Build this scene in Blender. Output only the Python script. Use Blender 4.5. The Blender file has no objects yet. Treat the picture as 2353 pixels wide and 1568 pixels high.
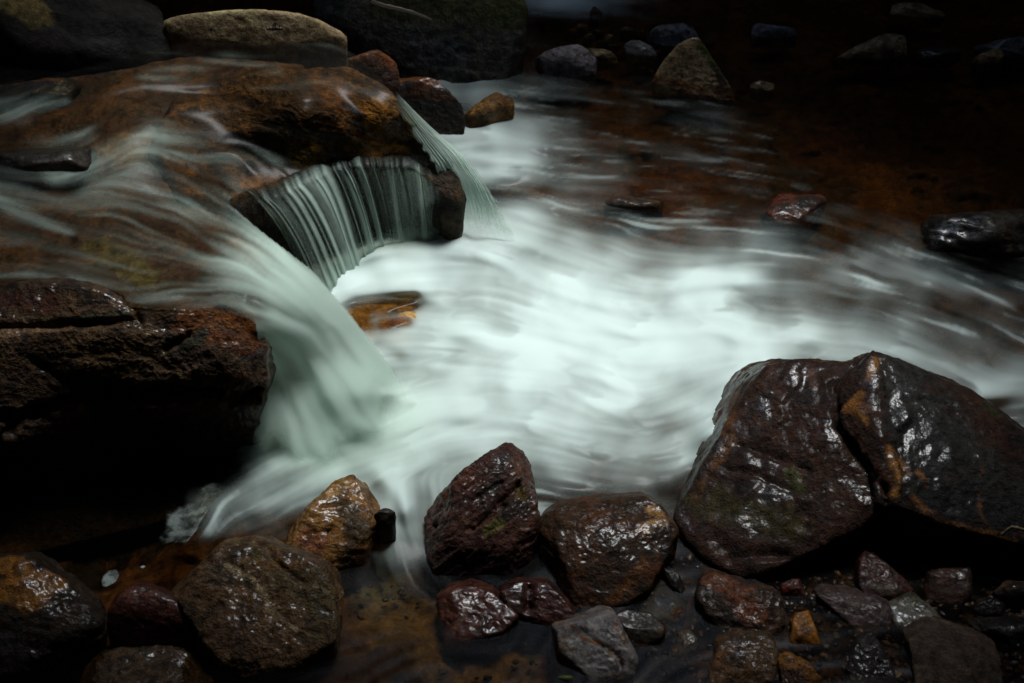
import bpy, bmesh, math
import numpy as np
from mathutils import Vector

# ------------------------------------------------------------------ scene, camera, light
sc = bpy.context.scene
C = sc.collection
CAM_H, PITCH = 1.6, math.radians(34)
FQ, CX, CY = 2352 * 50 / 36.0, 1176.0, 784.0

cam_d = bpy.data.cameras.new("Camera")
cam = bpy.data.objects.new("Camera", cam_d)
C.objects.link(cam)
cam.location = (0, 0, CAM_H)
cam.rotation_euler = (math.pi / 2 - PITCH, 0, 0)
cam_d.lens = 50
cam_d.sensor_width = 36
cam_d.clip_start = 0.05
cam_d.clip_end = 300
cam_d.dof.use_dof = True
cam_d.dof.focus_distance = 2.45
cam_d.dof.aperture_fstop = 9.0
sc.camera = cam

SUN_EL, SUN_AZ = math.radians(73), math.radians(42)      # azimuth from +Y (away from the camera) towards +X
world = bpy.data.worlds.new("World")
sc.world = world
world.use_nodes = True
wn = world.node_tree
wn.nodes.clear()
wo = wn.nodes.new("ShaderNodeOutputWorld")
wb = wn.nodes.new("ShaderNodeBackground")
ws = wn.nodes.new("ShaderNodeTexSky")
ws.sky_type = 'NISHITA'
ws.sun_disc = False
ws.sun_elevation = SUN_EL
ws.sun_rotation = SUN_AZ
wb.inputs[1].default_value = 0.10
wn.links.new(ws.outputs[0], wb.inputs[0])
wn.links.new(wb.outputs[0], wo.inputs[0])

sun_d = bpy.data.lights.new("Sun", 'SUN')
sun_d.energy = 1.5
sun_d.angle = math.radians(22)
sun_d.color = (0.97, 1.0, 0.98)
sun = bpy.data.objects.new("Sun", sun_d)
C.objects.link(sun)
SUN_DIR = Vector((math.cos(SUN_EL) * math.sin(SUN_AZ), math.cos(SUN_EL) * math.cos(SUN_AZ), math.sin(SUN_EL)))
sun.rotation_euler = SUN_DIR.to_track_quat('Z', 'Y').to_euler()
sun.location = SUN_DIR * 8

sc.view_settings.view_transform = 'Standard'
sc.view_settings.look = 'None'
sc.view_settings.exposure = 1.45
sc.view_settings.gamma = 1
sc.cycles.use_denoising = True
sc.cycles.max_bounces = 6
sc.cycles.transparent_max_bounces = 12
sc.cycles.caustics_reflective = False
sc.cycles.caustics_refractive = False
sc.cycles.sample_clamp_indirect = 4

# ------------------------------------------------------------------ maths helpers
rng = np.random.default_rng(7)
CP, SP = math.cos(PITCH), math.sin(PITCH)

def at(qx, qy, z):
    """point of the place seen at (qx, qy) of the 2352 px wide picture, at height z"""
    qx, qy, z = np.broadcast_arrays(np.asarray(qx, float), np.asarray(qy, float), np.asarray(z, float))
    x = (qx - CX) / FQ
    y = -(qy - CY) / FQ
    dz = -SP + y * CP
    dy = CP + y * SP
    t = (z - CAM_H) / dz
    return np.stack([x * t, dy * t, CAM_H + dz * t], -1)

def proj(p):
    d = p - np.array([0, 0, CAM_H])
    depth = d[..., 1] * CP - d[..., 2] * SP
    up = d[..., 1] * SP + d[..., 2] * CP
    return CX + FQ * d[..., 0] / depth, CY - FQ * up / depth, depth

def sstep(a, b, x):
    t = np.clip((x - a) / (b - a), 0, 1)
    return t * t * (3 - 2 * t)

def _hash(ix, iy, iz, seed):
    h = (ix.astype(np.uint32) * np.uint32(374761393) + iy.astype(np.uint32) * np.uint32(668265263)
         + iz.astype(np.uint32) * np.uint32(2147483647 & 0x5bd1e995) + np.uint32((seed * 974634777) & 0xffffffff))
    h = (h ^ (h >> np.uint32(13))) * np.uint32(1274126177)
    h = (h ^ (h >> np.uint32(16))) * np.uint32(2246822519)
    return h ^ (h >> np.uint32(15))

def perlin(p, seed=0):
    f = np.floor(p)
    i = f.astype(np.int64)
    d = p - f
    w = d * d * d * (d * (d * 6 - 15) + 10)
    out = 0
    for cx in (0, 1):
        for cy in (0, 1):
            for cz in (0, 1):
                h = _hash(i[:, 0] + cx, i[:, 1] + cy, i[:, 2] + cz, seed)
                gx = ((h & np.uint32(1023)).astype(float) / 511.5 - 1)
                gy = (((h >> np.uint32(10)) & np.uint32(1023)).astype(float) / 511.5 - 1)
                gz = (((h >> np.uint32(20)) & np.uint32(1023)).astype(float) / 511.5 - 1)
                v = gx * (d[:, 0] - cx) + gy * (d[:, 1] - cy) + gz * (d[:, 2] - cz)
                wx = w[:, 0] if cx else 1 - w[:, 0]
                wy = w[:, 1] if cy else 1 - w[:, 1]
                wz = w[:, 2] if cz else 1 - w[:, 2]
                out = out + v * wx * wy * wz
    return out

def fbm(p, freq, octs=4, seed=0, gain=0.5, ridged=False):
    a, s, f = 1.0, 0.0, freq
    for o in range(octs):
        n = perlin(p * f, seed + o * 17)
        s = s + a * ((0.35 - np.abs(n)) * 1.4 if ridged else n)
        a *= gain
        f *= 2.03
    return s

def tps(ctrl):
    c = np.array(ctrl, float)
    xy, z = c[:, :2] / 1000.0, c[:, 2]
    n = len(c)
    def k(r2):
        return np.where(r2 > 1e-12, 0.5 * r2 * np.log(np.maximum(r2, 1e-12)), 0)
    A = np.zeros((n + 3, n + 3))
    d2 = ((xy[:, None] - xy[None]) ** 2).sum(-1)
    A[:n, :n] = k(d2) + np.eye(n) * 1e-4
    A[:n, n] = 1
    A[:n, n + 1:] = xy
    A[n, :n] = 1
    A[n + 1:, :n] = xy.T
    w = np.linalg.solve(A, np.concatenate([z, [0, 0, 0]]))
    def f(x, y):
        x, y = np.asarray(x, float) / 1000, np.asarray(y, float) / 1000
        s = w[n] + w[n + 1] * x + w[n + 2] * y
        for i in range(n):
            s = s + w[i] * k((x - xy[i, 0]) ** 2 + (y - xy[i, 1]) ** 2)
        return s
    return f

def vnormals(v, f):
    n = np.zeros_like(v)
    if f.shape[1] == 4:
        fn = np.cross(v[f[:, 2]] - v[f[:, 0]], v[f[:, 3]] - v[f[:, 1]])
    else:
        fn = np.cross(v[f[:, 1]] - v[f[:, 0]], v[f[:, 2]] - v[f[:, 0]])
    for k in range(f.shape[1]):
        for a in range(3):
            n[:, a] += np.bincount(f[:, k], fn[:, a], len(v))
    return n / np.maximum(np.linalg.norm(n, axis=1, keepdims=True), 1e-12)

def seg_dist(p, line):
    """distance of points (n, k) to a polyline (m, k)"""
    best = np.full(len(p), 1e9)
    for a, b in zip(line[:-1], line[1:]):
        ab = b - a
        t = np.clip(((p - a) @ ab) / max(ab @ ab, 1e-12), 0, 1)
        best = np.minimum(best, np.linalg.norm(p - (a + t[:, None] * ab), axis=1))
    return best

def in_poly(x, y, poly):
    inside = np.zeros(x.shape, bool)
    px, py = np.array(poly, float).T
    j = len(px) - 1
    for i in range(len(px)):
        c = ((py[i] > y) != (py[j] > y)) & (x < (px[j] - px[i]) * (y - py[i]) / (py[j] - py[i] + 1e-12) + px[i])
        inside ^= c
        j = i
    return inside

def blur(a, n=1):
    for _ in range(n):
        a = (np.roll(a, 1, 0) + 2 * a + np.roll(a, -1, 0)) / 4
        a = (np.roll(a, 1, 1) + 2 * a + np.roll(a, -1, 1)) / 4
    return a

# ------------------------------------------------------------------ object helpers
def mesh_obj(name, v, f, mat, attrs=None, colors=None, parent=None, smooth=True):
    me = bpy.data.meshes.new(name)
    v = np.ascontiguousarray(v, np.float32)
    f = np.ascontiguousarray(f, np.int32)
    k = f.shape[1]
    me.vertices.add(len(v))
    me.vertices.foreach_set("co", v.ravel())
    me.loops.add(f.size)
    me.loops.foreach_set("vertex_index", f.ravel())
    me.polygons.add(len(f))
    me.polygons.foreach_set("loop_start", np.arange(0, f.size, k, dtype=np.int32))
    me.update(calc_edges=True)
    if smooth:
        me.polygons.foreach_set("use_smooth", np.ones(len(f), bool))
    for an, av in (attrs or {}).items():
        at_ = me.attributes.new(an, 'FLOAT', 'POINT')
        at_.data.foreach_set("value", np.ascontiguousarray(av, np.float32).ravel())
    if colors is not None:
        ca = me.attributes.new("col", 'FLOAT_COLOR', 'POINT')
        cc = np.ones((len(v), 4), np.float32)
        cc[:, :3] = colors
        ca.data.foreach_set("color", cc.ravel())
    me.materials.append(mat)
    me.validate()
    o = bpy.data.objects.new(name, me)
    C.objects.link(o)
    if parent:
        o.parent = parent
    return o

def tag(o, label=None, cat=None, group=None, kind=None):
    if label: o["label"] = label
    if cat: o["category"] = cat
    if group: o["group"] = group
    if kind: o["kind"] = kind
    return o

# ------------------------------------------------------------------ materials
def new_mat(name):
    m = bpy.data.materials.new(name)
    m.use_nodes = True
    nt = m.node_tree
    nt.nodes.clear()
    return m, nt, nt.nodes.new, nt.links.new

def rock_material(name, rough_lo, rough_hi, bump_scale, bump_d, coat, film=0.007):
    m, nt, N, L = new_mat(name)
    out = N("ShaderNodeOutputMaterial")
    b = N("ShaderNodeBsdfPrincipled")
    at_ = N("ShaderNodeAttribute"); at_.attribute_name = "col"
    geo = N("ShaderNodeNewGeometry")
    n1 = N("ShaderNodeTexNoise"); n1.inputs["Scale"].default_value = bump_scale; n1.inputs["Detail"].default_value = 6; n1.inputs["Roughness"].default_value = 0.62
    n2 = N("ShaderNodeTexNoise"); n2.inputs["Scale"].default_value = bump_scale * 4.5; n2.inputs["Detail"].default_value = 4
    n3 = N("ShaderNodeTexNoise"); n3.inputs["Scale"].default_value = 11; n3.inputs["Detail"].default_value = 4
    for n in (n1, n2, n3):
        L(geo.outputs["Position"], n.inputs["Vector"])
    r = N("ShaderNodeMapRange"); r.inputs[1].default_value = 0.35; r.inputs[2].default_value = 0.65
    r.inputs[3].default_value = 0.45; r.inputs[4].default_value = 1.55
    L(n1.outputs["Fac"], r.inputs[0])
    r2 = N("ShaderNodeMapRange"); r2.inputs[1].default_value = 0.3; r2.inputs[2].default_value = 0.7
    r2.inputs[3].default_value = 0.6; r2.inputs[4].default_value = 1.4
    L(n2.outputs["Fac"], r2.inputs[0])
    mu = N("ShaderNodeMath"); mu.operation = 'MULTIPLY'
    L(r.outputs[0], mu.inputs[0]); L(r2.outputs[0], mu.inputs[1])
    vm = N("ShaderNodeVectorMath"); vm.operation = 'SCALE'
    L(at_.outputs["Color"], vm.inputs[0]); L(mu.outputs[0], vm.inputs["Scale"])
    L(vm.outputs[0], b.inputs["Base Color"])
    rr = N("ShaderNodeMapRange"); rr.inputs[1].default_value = 0.38; rr.inputs[2].default_value = 0.62
    rr.inputs[3].default_value = rough_hi; rr.inputs[4].default_value = rough_lo
    L(n3.outputs["Fac"], rr.inputs[0]); L(rr.outputs[0], b.inputs["Roughness"])
    b.inputs["Specular IOR Level"].default_value = 0.12
    cw = N("ShaderNodeMapRange"); cw.inputs[1].default_value = 0.46; cw.inputs[2].default_value = 0.60
    cw.inputs[3].default_value = coat * 0.1; cw.inputs[4].default_value = coat
    dry = N("ShaderNodeAttribute"); dry.attribute_name = "dry"
    inv = N("ShaderNodeMath"); inv.operation = 'SUBTRACT'; inv.inputs[0].default_value = 1.0
    L(dry.outputs["Fac"], inv.inputs[1])
    cm = N("ShaderNodeMath"); cm.operation = 'MULTIPLY'
    L(n3.outputs["Fac"], cw.inputs[0]); L(cw.outputs[0], cm.inputs[0]); L(inv.outputs[0], cm.inputs[1]); L(cm.outputs[0], b.inputs["Coat Weight"])
    b.inputs["Coat Roughness"].default_value = 0.24
    b.inputs["Coat IOR"].default_value = 1.5
    bp1 = N("ShaderNodeBump"); bp1.inputs["Strength"].default_value = 0.9; bp1.inputs["Distance"].default_value = bump_d
    bp2 = N("ShaderNodeBump"); bp2.inputs["Strength"].default_value = 0.6; bp2.inputs["Distance"].default_value = bump_d * 0.3
    L(n1.outputs["Fac"], bp1.inputs["Height"]); L(n2.outputs["Fac"], bp2.inputs["Height"])
    L(bp1.outputs[0], bp2.inputs["Normal"]); L(bp2.outputs[0], b.inputs["Normal"])
    n4 = N("ShaderNodeTexNoise"); n4.inputs["Scale"].default_value = 32; n4.inputs["Detail"].default_value = 4
    L(geo.outputs["Position"], n4.inputs["Vector"])
    bp3 = N("ShaderNodeBump"); bp3.inputs["Strength"].default_value = 0.8; bp3.inputs["Distance"].default_value = film
    L(n4.outputs["Fac"], bp3.inputs["Height"])
    L(bp3.outputs[0], b.inputs["Coat Normal"])
    L(b.outputs[0], out.inputs[0])
    return m

def water_material(name, foam_col, tint, gloss_rough, trans=0.2, gloss=.7):
    m, nt, N, L = new_mat(name)
    out = N("ShaderNodeOutputMaterial")
    a = N("ShaderNodeAttribute"); a.attribute_name = "foam"
    c = N("ShaderNodeAttribute"); c.attribute_name = "cover"
    df = N("ShaderNodeBsdfDiffuse"); df.inputs["Color"].default_value = (*foam_col, 1)
    tl = N("ShaderNodeBsdfTranslucent"); tl.inputs["Color"].default_value = (*foam_col, 1)
    ga = N("ShaderNodeAttribute"); ga.attribute_name = "green"
    gm = N("ShaderNodeMix"); gm.data_type = 'RGBA'
    gm.inputs[6].default_value = (*foam_col, 1); gm.inputs[7].default_value = (0.66, 0.83, 0.735, 1)
    L(ga.outputs["Fac"], gm.inputs[0]); L(gm.outputs[2], df.inputs["Color"]); L(gm.outputs[2], tl.inputs["Color"])
    fm = N("ShaderNodeMixShader"); fm.inputs[0].default_value = trans
    L(df.outputs[0], fm.inputs[1]); L(tl.outputs[0], fm.inputs[2])
    tr = N("ShaderNodeBsdfTransparent"); tr.inputs["Color"].default_value = (*tint, 1)
    gl = N("ShaderNodeBsdfGlossy"); gl.inputs["Roughness"].default_value = gloss_rough
    gl.inputs["Color"].default_value = (gloss, gloss, gloss, 1)
    fr = N("ShaderNodeFresnel"); fr.inputs["IOR"].default_value = 1.33
    wm = N("ShaderNodeMixShader")
    L(fr.outputs[0], wm.inputs[0]); L(tr.outputs[0], wm.inputs[1]); L(gl.outputs[0], wm.inputs[2])
    mx = N("ShaderNodeMixShader")
    L(a.outputs["Fac"], mx.inputs[0]); L(wm.outputs[0], mx.inputs[1]); L(fm.outputs[0], mx.inputs[2])
    clear = N("ShaderNodeBsdfTransparent")
    cv = N("ShaderNodeMixShader")
    L(c.outputs["Fac"], cv.inputs[0]); L(clear.outputs[0], cv.inputs[1]); L(mx.outputs[0], cv.inputs[2])
    L(cv.outputs[0], out.inputs[0])
    return m

M_WET = rock_material("wet rock", 0.4, 0.7, 60, 0.014, 0.7, 0.0065)
M_GLOSS = rock_material("smooth wet rock", 0.25, 0.5, 50, 0.006, 0.9, 0.004)
M_DRY = rock_material("dry rock", 0.6, 0.85, 60, 0.005, 0.0)
M_BED = rock_material("stream bed", 0.4, 0.7, 30, 0.008, 0.0)
M_POOL = water_material("pool water", (0.735, 0.87, 0.83), (0.62, 0.52, 0.34), 0.24, .2, .28)
M_UPPER = water_material("upper water", (0.66, 0.83, 0.735), (0.84, 0.78, 0.64), 0.3, 0.5, .3)
M_FALL = water_material("falling water", (0.68, 0.86, 0.76), (0.85, 0.86, 0.78), 0.32, 0.5, .15)

# ------------------------------------------------------------------ colour helper for rocks
def paint(v, pal, seed, blotches, locate, freq=9.0):
    c0, c1, c2 = [np.array(c, float) for c in pal]
    n = fbm(v, freq, 4, seed)
    k = fbm(v, freq * 2.3, 5, seed + 50, 0.6)
    t = sstep(-0.25, 0.3, n + 0.4 * k)[:, None]
    col = c0 * (1 - t) + c1 * t
    t2 = sstep(0.16, 0.36, k + 0.3 * fbm(v, freq * 7, 3, seed + 90))[:, None]
    col = col * (1 - t2 * 0.8) + c2 * t2 * 0.8
    edge = fbm(v, 28, 4, seed + 130, 0.6)
    for bl in blotches:
        line, r, c, s = bl[:4]
        if not isinstance(line, list):
            line = [line, line]
        pts, mpp = locate(line)
        d = seg_dist(v, pts) / (r * mpp)
        w = sstep(1.3, 0.6, d + edge * 1.05)[:, None] * s
        col = col * (1 - w) + np.array(c) * w
    lum = col.mean(1, keepdims=True)
    col = (lum + (col - lum) * 1.15) * .8
    return np.clip(col, 0.002, 1)

def make_locate(v, nrm):
    qx, qy, dep = proj(v)
    cam_v = v - np.array([0, 0, CAM_H])
    front = (nrm * cam_v).sum(1) < 0
    def locate(line):
        pts, mp = [], []
        for (x, y) in line:
            d2 = (qx - x) ** 2 + (qy - y) ** 2 + np.where(front, 0, 1e7) + dep * 2.0
            i = int(np.argmin(d2))
            pts.append(v[i]); mp.append(dep[i] / FQ)
        return np.array(pts), float(np.mean(mp))
    return locate

def rough_up(v, f, seed, amp, freq, strata, cracks, size, strata_dir=(0.2, 0.35, 0.9)):
    nrm = vnormals(v, f)
    locate = make_locate(v, nrm)
    d = amp * size * (fbm(v, freq / size, 5, seed, 0.52) * 0.7 + 0.4 * fbm(v, 2.6 * freq / size, 4, seed + 31, 0.55, True))
    if strata:
        ax = np.array(strata_dir) / np.linalg.norm(strata_dir)
        h = v @ ax
        flat = v - h[:, None] * ax
        q = flat * (2.2 / size) + (h * (11.0 / size))[:, None] * ax
        hh = h * (9.0 / size) + 1.1 * fbm(v, 2.2 / size, 3, seed + 78) + .3 * fbm(v, 9 / size, 2, seed + 79)
        saw = hh - np.floor(hh)
        saw = np.where(saw < .86, saw / .86, (1 - saw) / .14)
        d = d + strata * size * (.55 * fbm(q, 1.0, 4, seed + 77, 0.6, True) + .8 * (saw - .5) * sstep(-.25, .25, fbm(v, 3.5 / size, 3, seed + 80)))
    d = d + min(1, amp / .012) * (0.0025 * fbm(v, 42, 4, seed + 9, 0.6) + 0.0016 * fbm(v, 85, 3, seed + 19, 0.6, True))
    v2 = v + nrm * d[:, None]
    warp = fbm(v, 30, 3, seed + 200)
    for line, w, dep in cracks:
        pts, mpp = locate(line)
        s = seg_dist(v, pts) / (w * mpp) + warp * 1.1
        v2 = v2 - nrm * (dep * 0.7 * np.exp(-s * s))[:, None]
    return v2, locate

# ------------------------------------------------------------------ rocks grown from a hull
_ico = {}
def ico(n):
    if n not in _ico:
        bm = bmesh.new()
        bmesh.ops.create_icosphere(bm, subdivisions=n, radius=1)
        bm.verts.ensure_lookup_table()
        v = np.array([x.co[:] for x in bm.verts])
        f = np.array([[q.index for q in p.verts] for p in bm.faces])
        bm.free()
        _ico[n] = (v / np.linalg.norm(v, axis=1, keepdims=True), f)
    return _ico[n]

def hull_planes(pts):
    bm = bmesh.new()
    for p in pts:
        bm.verts.new(p)
    r = bmesh.ops.convex_hull(bm, input=bm.verts)
    bm.normal_update()
    cen = pts.mean(0)
    pl = []
    for fc in bm.faces:
        if fc.calc_area() < 1e-7: continue
        n = np.array(fc.normal[:]); p = np.array(fc.verts[0].co[:])
        h = n @ p
        if n @ cen > h: n, h = -n, -h
        for (n2, h2) in pl:
            if n @ n2 > 0.992 and abs(h - h2) < 0.012: break
        else:
            pl.append((n, h))
    bm.free()
    return pl

def star(pts_list, level, p=26, cuts=0, seed=0):
    allp = np.concatenate(pts_list)
    cen = np.mean([q.mean(0) for q in pts_list], 0)
    u, f = ico(level)
    cov = np.cov((allp - cen).T)
    w, R = np.linalg.eigh(cov)
    if np.linalg.det(R) < 0: R[:, 0] = -R[:, 0]
    s = np.sqrt(np.maximum(w, 1e-6))
    s = np.maximum(s, s.max() * 0.3)
    d = (u * s) @ R.T
    d /= np.linalg.norm(d, axis=1, keepdims=True)
    rg = np.random.default_rng(seed + 5)
    best = None
    for q in pts_list:
        pl = hull_planes(q)
        hs = [h - n @ cen for n, h in pl]
        for _ in range(cuts):
            n = rg.normal(size=3); n[1] -= .5; n[2] += .55; n /= np.linalg.norm(n)
            sup = ((q - cen) @ n).max()
            pl.append((n, 0)); hs.append(sup * rg.uniform(0.71, 0.95))
        acc = np.zeros(len(d))
        for (n, _), h in zip(pl, hs):
            acc += np.maximum(0, (d @ n) / max(h, 0.004)) ** p
        r = acc ** (-1 / p)
        best = r if best is None else np.maximum(best, r)
    return cen + d * best[:, None], f

BROWN = ((0.05, 0.03, 0.018), (0.11, 0.062, 0.032), (0.02, 0.018, 0.015))
RED = ((0.045, 0.016, 0.012), (0.07, 0.026, 0.018), (0.03, 0.016, 0.013))
OCHRE = ((0.22, 0.115, 0.04), (0.11, 0.055, 0.022), (0.05, 0.035, 0.02))
BLACK = ((0.018, 0.016, 0.014), (0.035, 0.026, 0.018), (0.01, 0.01, 0.01))
GREY = ((0.12, 0.125, 0.13), (0.18, 0.18, 0.18), (0.07, 0.06, 0.055))
TAN = ((0.24, 0.18, 0.10), (0.16, 0.115, 0.065), (0.09, 0.06, 0.035))
RUST = ((0.11, 0.038, 0.014), (0.05, 0.022, 0.012), (0.17, 0.075, 0.025))

# lower water level, as heights seen at picture points
LOW = tps([(0, 0, .06), (1300, 0, .09), (2352, 0, .06), (1200, 200, .055), (1800, 250, .04), (2352, 300, .03), (1150, 340, .035),
           (1200, 500, .01), (800, 600, .0), (1500, 600, .0), (2000, 560, .0), (2352, 560, -.01), (1100, 800, .0), (1700, 800, -.005),
           (2300, 850, -.03), (2352, 1050, -.05), (700, 1050, -.01), (1400, 1050, -.015), (930, 1180, -.035), (300, 1150, -.06),
           (950, 1350, -.055), (300, 1500, -.07), (1300, 1500, -.065), (1900, 1300, -.055), (2200, 1550, -.06), (1000, 1568, -.065),
           (-500, 700, -.02), (3000, 700, -.03), (1176, 2000, -.08), (1176, -200, .12)])

def rock(name, outline, label, cat="rock", pal=BROWN, top=None, inner=(), level=5, mat=None, amp=0.009, freq=3.0, strata=0.012,
         cracks=(), blotches=(), seed=None, p=90, cuts=11, k=0.55, back=0.6, zb=None, group=None, extra=None, hulls=None, sink=0.025,
         sdir=(0.2, 0.35, 0.9), cfreq=9.0, lean=0.3, flat=None):
    """a stone whose visible rim is seen at the outline points (x, y[, z]); its sunk base and far side are added"""
    seed = seed if seed is not None else int(abs(outline[0][0] * 7 + outline[0][1] * 3)) % 997
    ys = [q[1] for q in outline]
    y0, y1 = min(ys), max(ys)
    xm = np.mean([q[0] for q in outline])
    if zb is None:
        zb = float(LOW(xm, y1)) - 0.02
    zb = max(zb, float(LOW(xm, y1)) - 0.01)
    if y1 < 600: sink = min(sink, .022) if sink < .1 else sink
    dist = float(np.linalg.norm(at(xm, y1, zb) - np.array([0, 0, CAM_H])))
    if top is None:
        top = zb + k * (y1 - y0) * dist / (FQ * 0.75)
    if flat is None: flat = .6 if y1 > 1230 else 1
    top = zb + (top - zb) * flat
    P = []
    for q in outline:
        z = q[2] if len(q) > 2 else zb + (top - zb) * min(1, ((y1 - q[1]) / (y1 - y0)) ** 0.75 * 1.12)
        P.append(at(q[0], q[1], z))
    for q in inner:
        P.append(at(q[0], q[1], zb + (q[2] - zb) * flat))
    P = np.array(P)
    Yb = at(xm, y1, zb)[1]
    for i in range(len(P)):                         # no overhang towards the camera: pull such points down their sight line
        need = Yb + lean * (P[i, 2] - zb)
        if P[i, 1] < need and P[i, 2] > zb:
            d = P[i] - np.array([0, 0, CAM_H])
            t = (Yb + lean * (CAM_H - zb)) / (d[1] - lean * d[2])
            q = np.array([0, 0, CAM_H]) + d * t
            if q[2] > zb - .02: P[i] = q
    wdt = np.ptp(P[:, 0])
    if not inner:                                   # a swelling front
        c = P.mean(0); P = np.vstack([P, c + np.array([0, -0.12 * wdt, 0.14 * (top - zb) + 0.02 * wdt])])
    vis = P.copy()
    low = P.copy(); low[:, 2] = zb - sink
    cxy = P.mean(0)
    low[:, :2] = cxy[:2] + (low[:, :2] - cxy[:2]) * 0.94
    bk = P[P[:, 2] > (zb + 0.45 * (top - zb))].copy()
    bk[:, 1] += back * wdt * 0.5
    bk[:, 2] = zb + (bk[:, 2] - zb) * 0.45
    pts = np.vstack([vis, low, bk])
    lists = [pts]
    if hulls:
        lists = [np.array([at(*q) for q in h] + [np.append(at(*q)[:2], zb - sink) for q in h]
                          + [at(*q) + np.array([0, back * wdt * 0.4, -0.5 * (q[2] - zb)]) for q in h]) for h in hulls]
    v, f = star(lists, level, p, cuts, seed)
    size = float(np.mean(np.ptp(vis, axis=0)[:2]))
    v, loc = rough_up(v, f, seed, amp, freq, strata, cracks, size, sdir)
    col = paint(v, pal, seed, blotches, loc, cfreq)
    org = np.array([v[:, 0].mean(), v[:, 1].mean(), zb])
    under = float(LOW(xm, y1)) + .002 if zb < .2 else -9
    o = mesh_obj(name, v - org, f, mat or M_WET, {"dry": sstep(under, under - .012, v[:, 2])}, col)
    o.location = org
    return tag(o, label, cat, group)

def relief(name, outline, ctrl, mat, pal, skirt, label=None, cat=None, kind=None, rings=110, segs=560, seed=1, amp=0.02, freq=3.0,
           strata=0.0, cracks=(), blotches=(), size=0.6, sdir=(0.2, 0.3, 0.9), cfreq=9.0, centre=None, off=0.0, zfun=None, side=None, shoulder=0, sub=-9.0):
    """a rock whose near side is followed point by point (heights from ctrl), closed by a skirt and a back"""
    z = zfun or tps(ctrl)
    pl = np.array(outline + [outline[0]], float)
    ln = np.concatenate([[0], np.cumsum(np.linalg.norm(np.diff(pl, axis=0), axis=1))])
    s = np.linspace(0, ln[-1], segs, endpoint=False)
    ox, oy = np.interp(s, ln, pl[:, 0]), np.interp(s, ln, pl[:, 1])
    for _ in range(3):
        ox = (np.roll(ox, 1) + 2 * ox + np.roll(ox, -1)) / 4; oy = (np.roll(oy, 1) + 2 * oy + np.roll(oy, -1)) / 4
    cx, cy = centre or (ox.mean(), oy.mean())
    rr = np.linspace(0.004, 1, rings) ** 0.8
    gx = cx + rr[:, None] * (ox - cx); gy = cy + rr[:, None] * (oy - cy)
    V = at(gx, gy, z(gx, gy) + off)
    rim = V[-1]
    sk = []
    tg = np.roll(rim, -1, 0) - np.roll(rim, 1, 0)
    on = np.stack([tg[:, 1], -tg[:, 0], 0 * tg[:, 0]], -1); on /= np.maximum(np.linalg.norm(on, axis=1, keepdims=True), 1e-9)
    if ((rim - rim.mean(0)) * on).sum() < 0: on = -on
    for _ in range(30): on = (np.roll(on, 1, 0) + 2 * on + np.roll(on, -1, 0)) / 4
    for o_, dn in ((.008, .004), (.016, .014), (.021, .03), (.023, .06), (.022, .1)) if shoulder else ():
        sk.append(rim + on * o_ * shoulder - np.array([0, 0, dn]))
    for t in (0.03, 0.1, 0.22, 0.4, 0.6, 0.8, 1.0) if not shoulder else (.35, .6, .8, 1.0):
        q = rim + np.array(skirt) * t
        c = rim.mean(0) + np.array(skirt) * t
        q[:, :2] = c[:2] + (q[:, :2] - c[:2]) * (1 + 0.015 * math.sin(min(t, 0.3) / 0.3 * math.pi) - 0.06 * t)
        sk.append(q)
    sk.append(np.repeat((rim.mean(0) + np.array(skirt))[None], segs, 0) + (sk[-1] - sk[-1].mean(0)) * 0.02)
    V = np.concatenate([V, np.array(sk)], 0)
    nr = V.shape[0]
    idx = np.arange(nr * segs).reshape(nr, segs)
    a, b = idx[:-1], idx[1:]
    f = np.stack([a, np.roll(a, -1, 1), np.roll(b, -1, 1), b], -1).reshape(-1, 4)
    v = V.reshape(-1, 3)
    n = vnormals(v, f)
    vc = (v - np.array([0, 0, CAM_H]))[: rings * segs]
    if (n[: rings * segs] * vc).sum() > 0:
        f = f[:, ::-1]
    v, loc = rough_up(v, f, seed, amp, freq, strata, cracks, size, sdir)
    col = paint(v, pal, seed, blotches, loc, cfreq)
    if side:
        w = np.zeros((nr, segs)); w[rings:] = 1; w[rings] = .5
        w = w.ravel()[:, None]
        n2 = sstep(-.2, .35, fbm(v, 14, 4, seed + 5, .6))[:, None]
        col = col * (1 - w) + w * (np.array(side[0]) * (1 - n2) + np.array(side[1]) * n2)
    org = np.array([v[:, 0].mean(), v[:, 1].mean(), v[:, 2].min()])
    o = mesh_obj(name, v - org, f, mat, {"dry": sstep(sub, sub - .03, v[:, 2])}, col)
    o.location = org
    return tag(o, label, cat, None, kind)

# ------------------------------------------------------------------ the setting: ground, bed, banks
def grid_faces(ny, nx, mask=None):
    idx = np.arange(ny * nx).reshape(ny, nx)
    f = np.stack([idx[1:, :-1], idx[1:, 1:], idx[:-1, 1:], idx[:-1, :-1]], -1)
    if mask is not None:
        keep = mask[1:, :-1] & mask[1:, 1:] & mask[:-1, 1:] & mask[:-1, :-1]
        return f[keep]
    return f.reshape(-1, 4)

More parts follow.
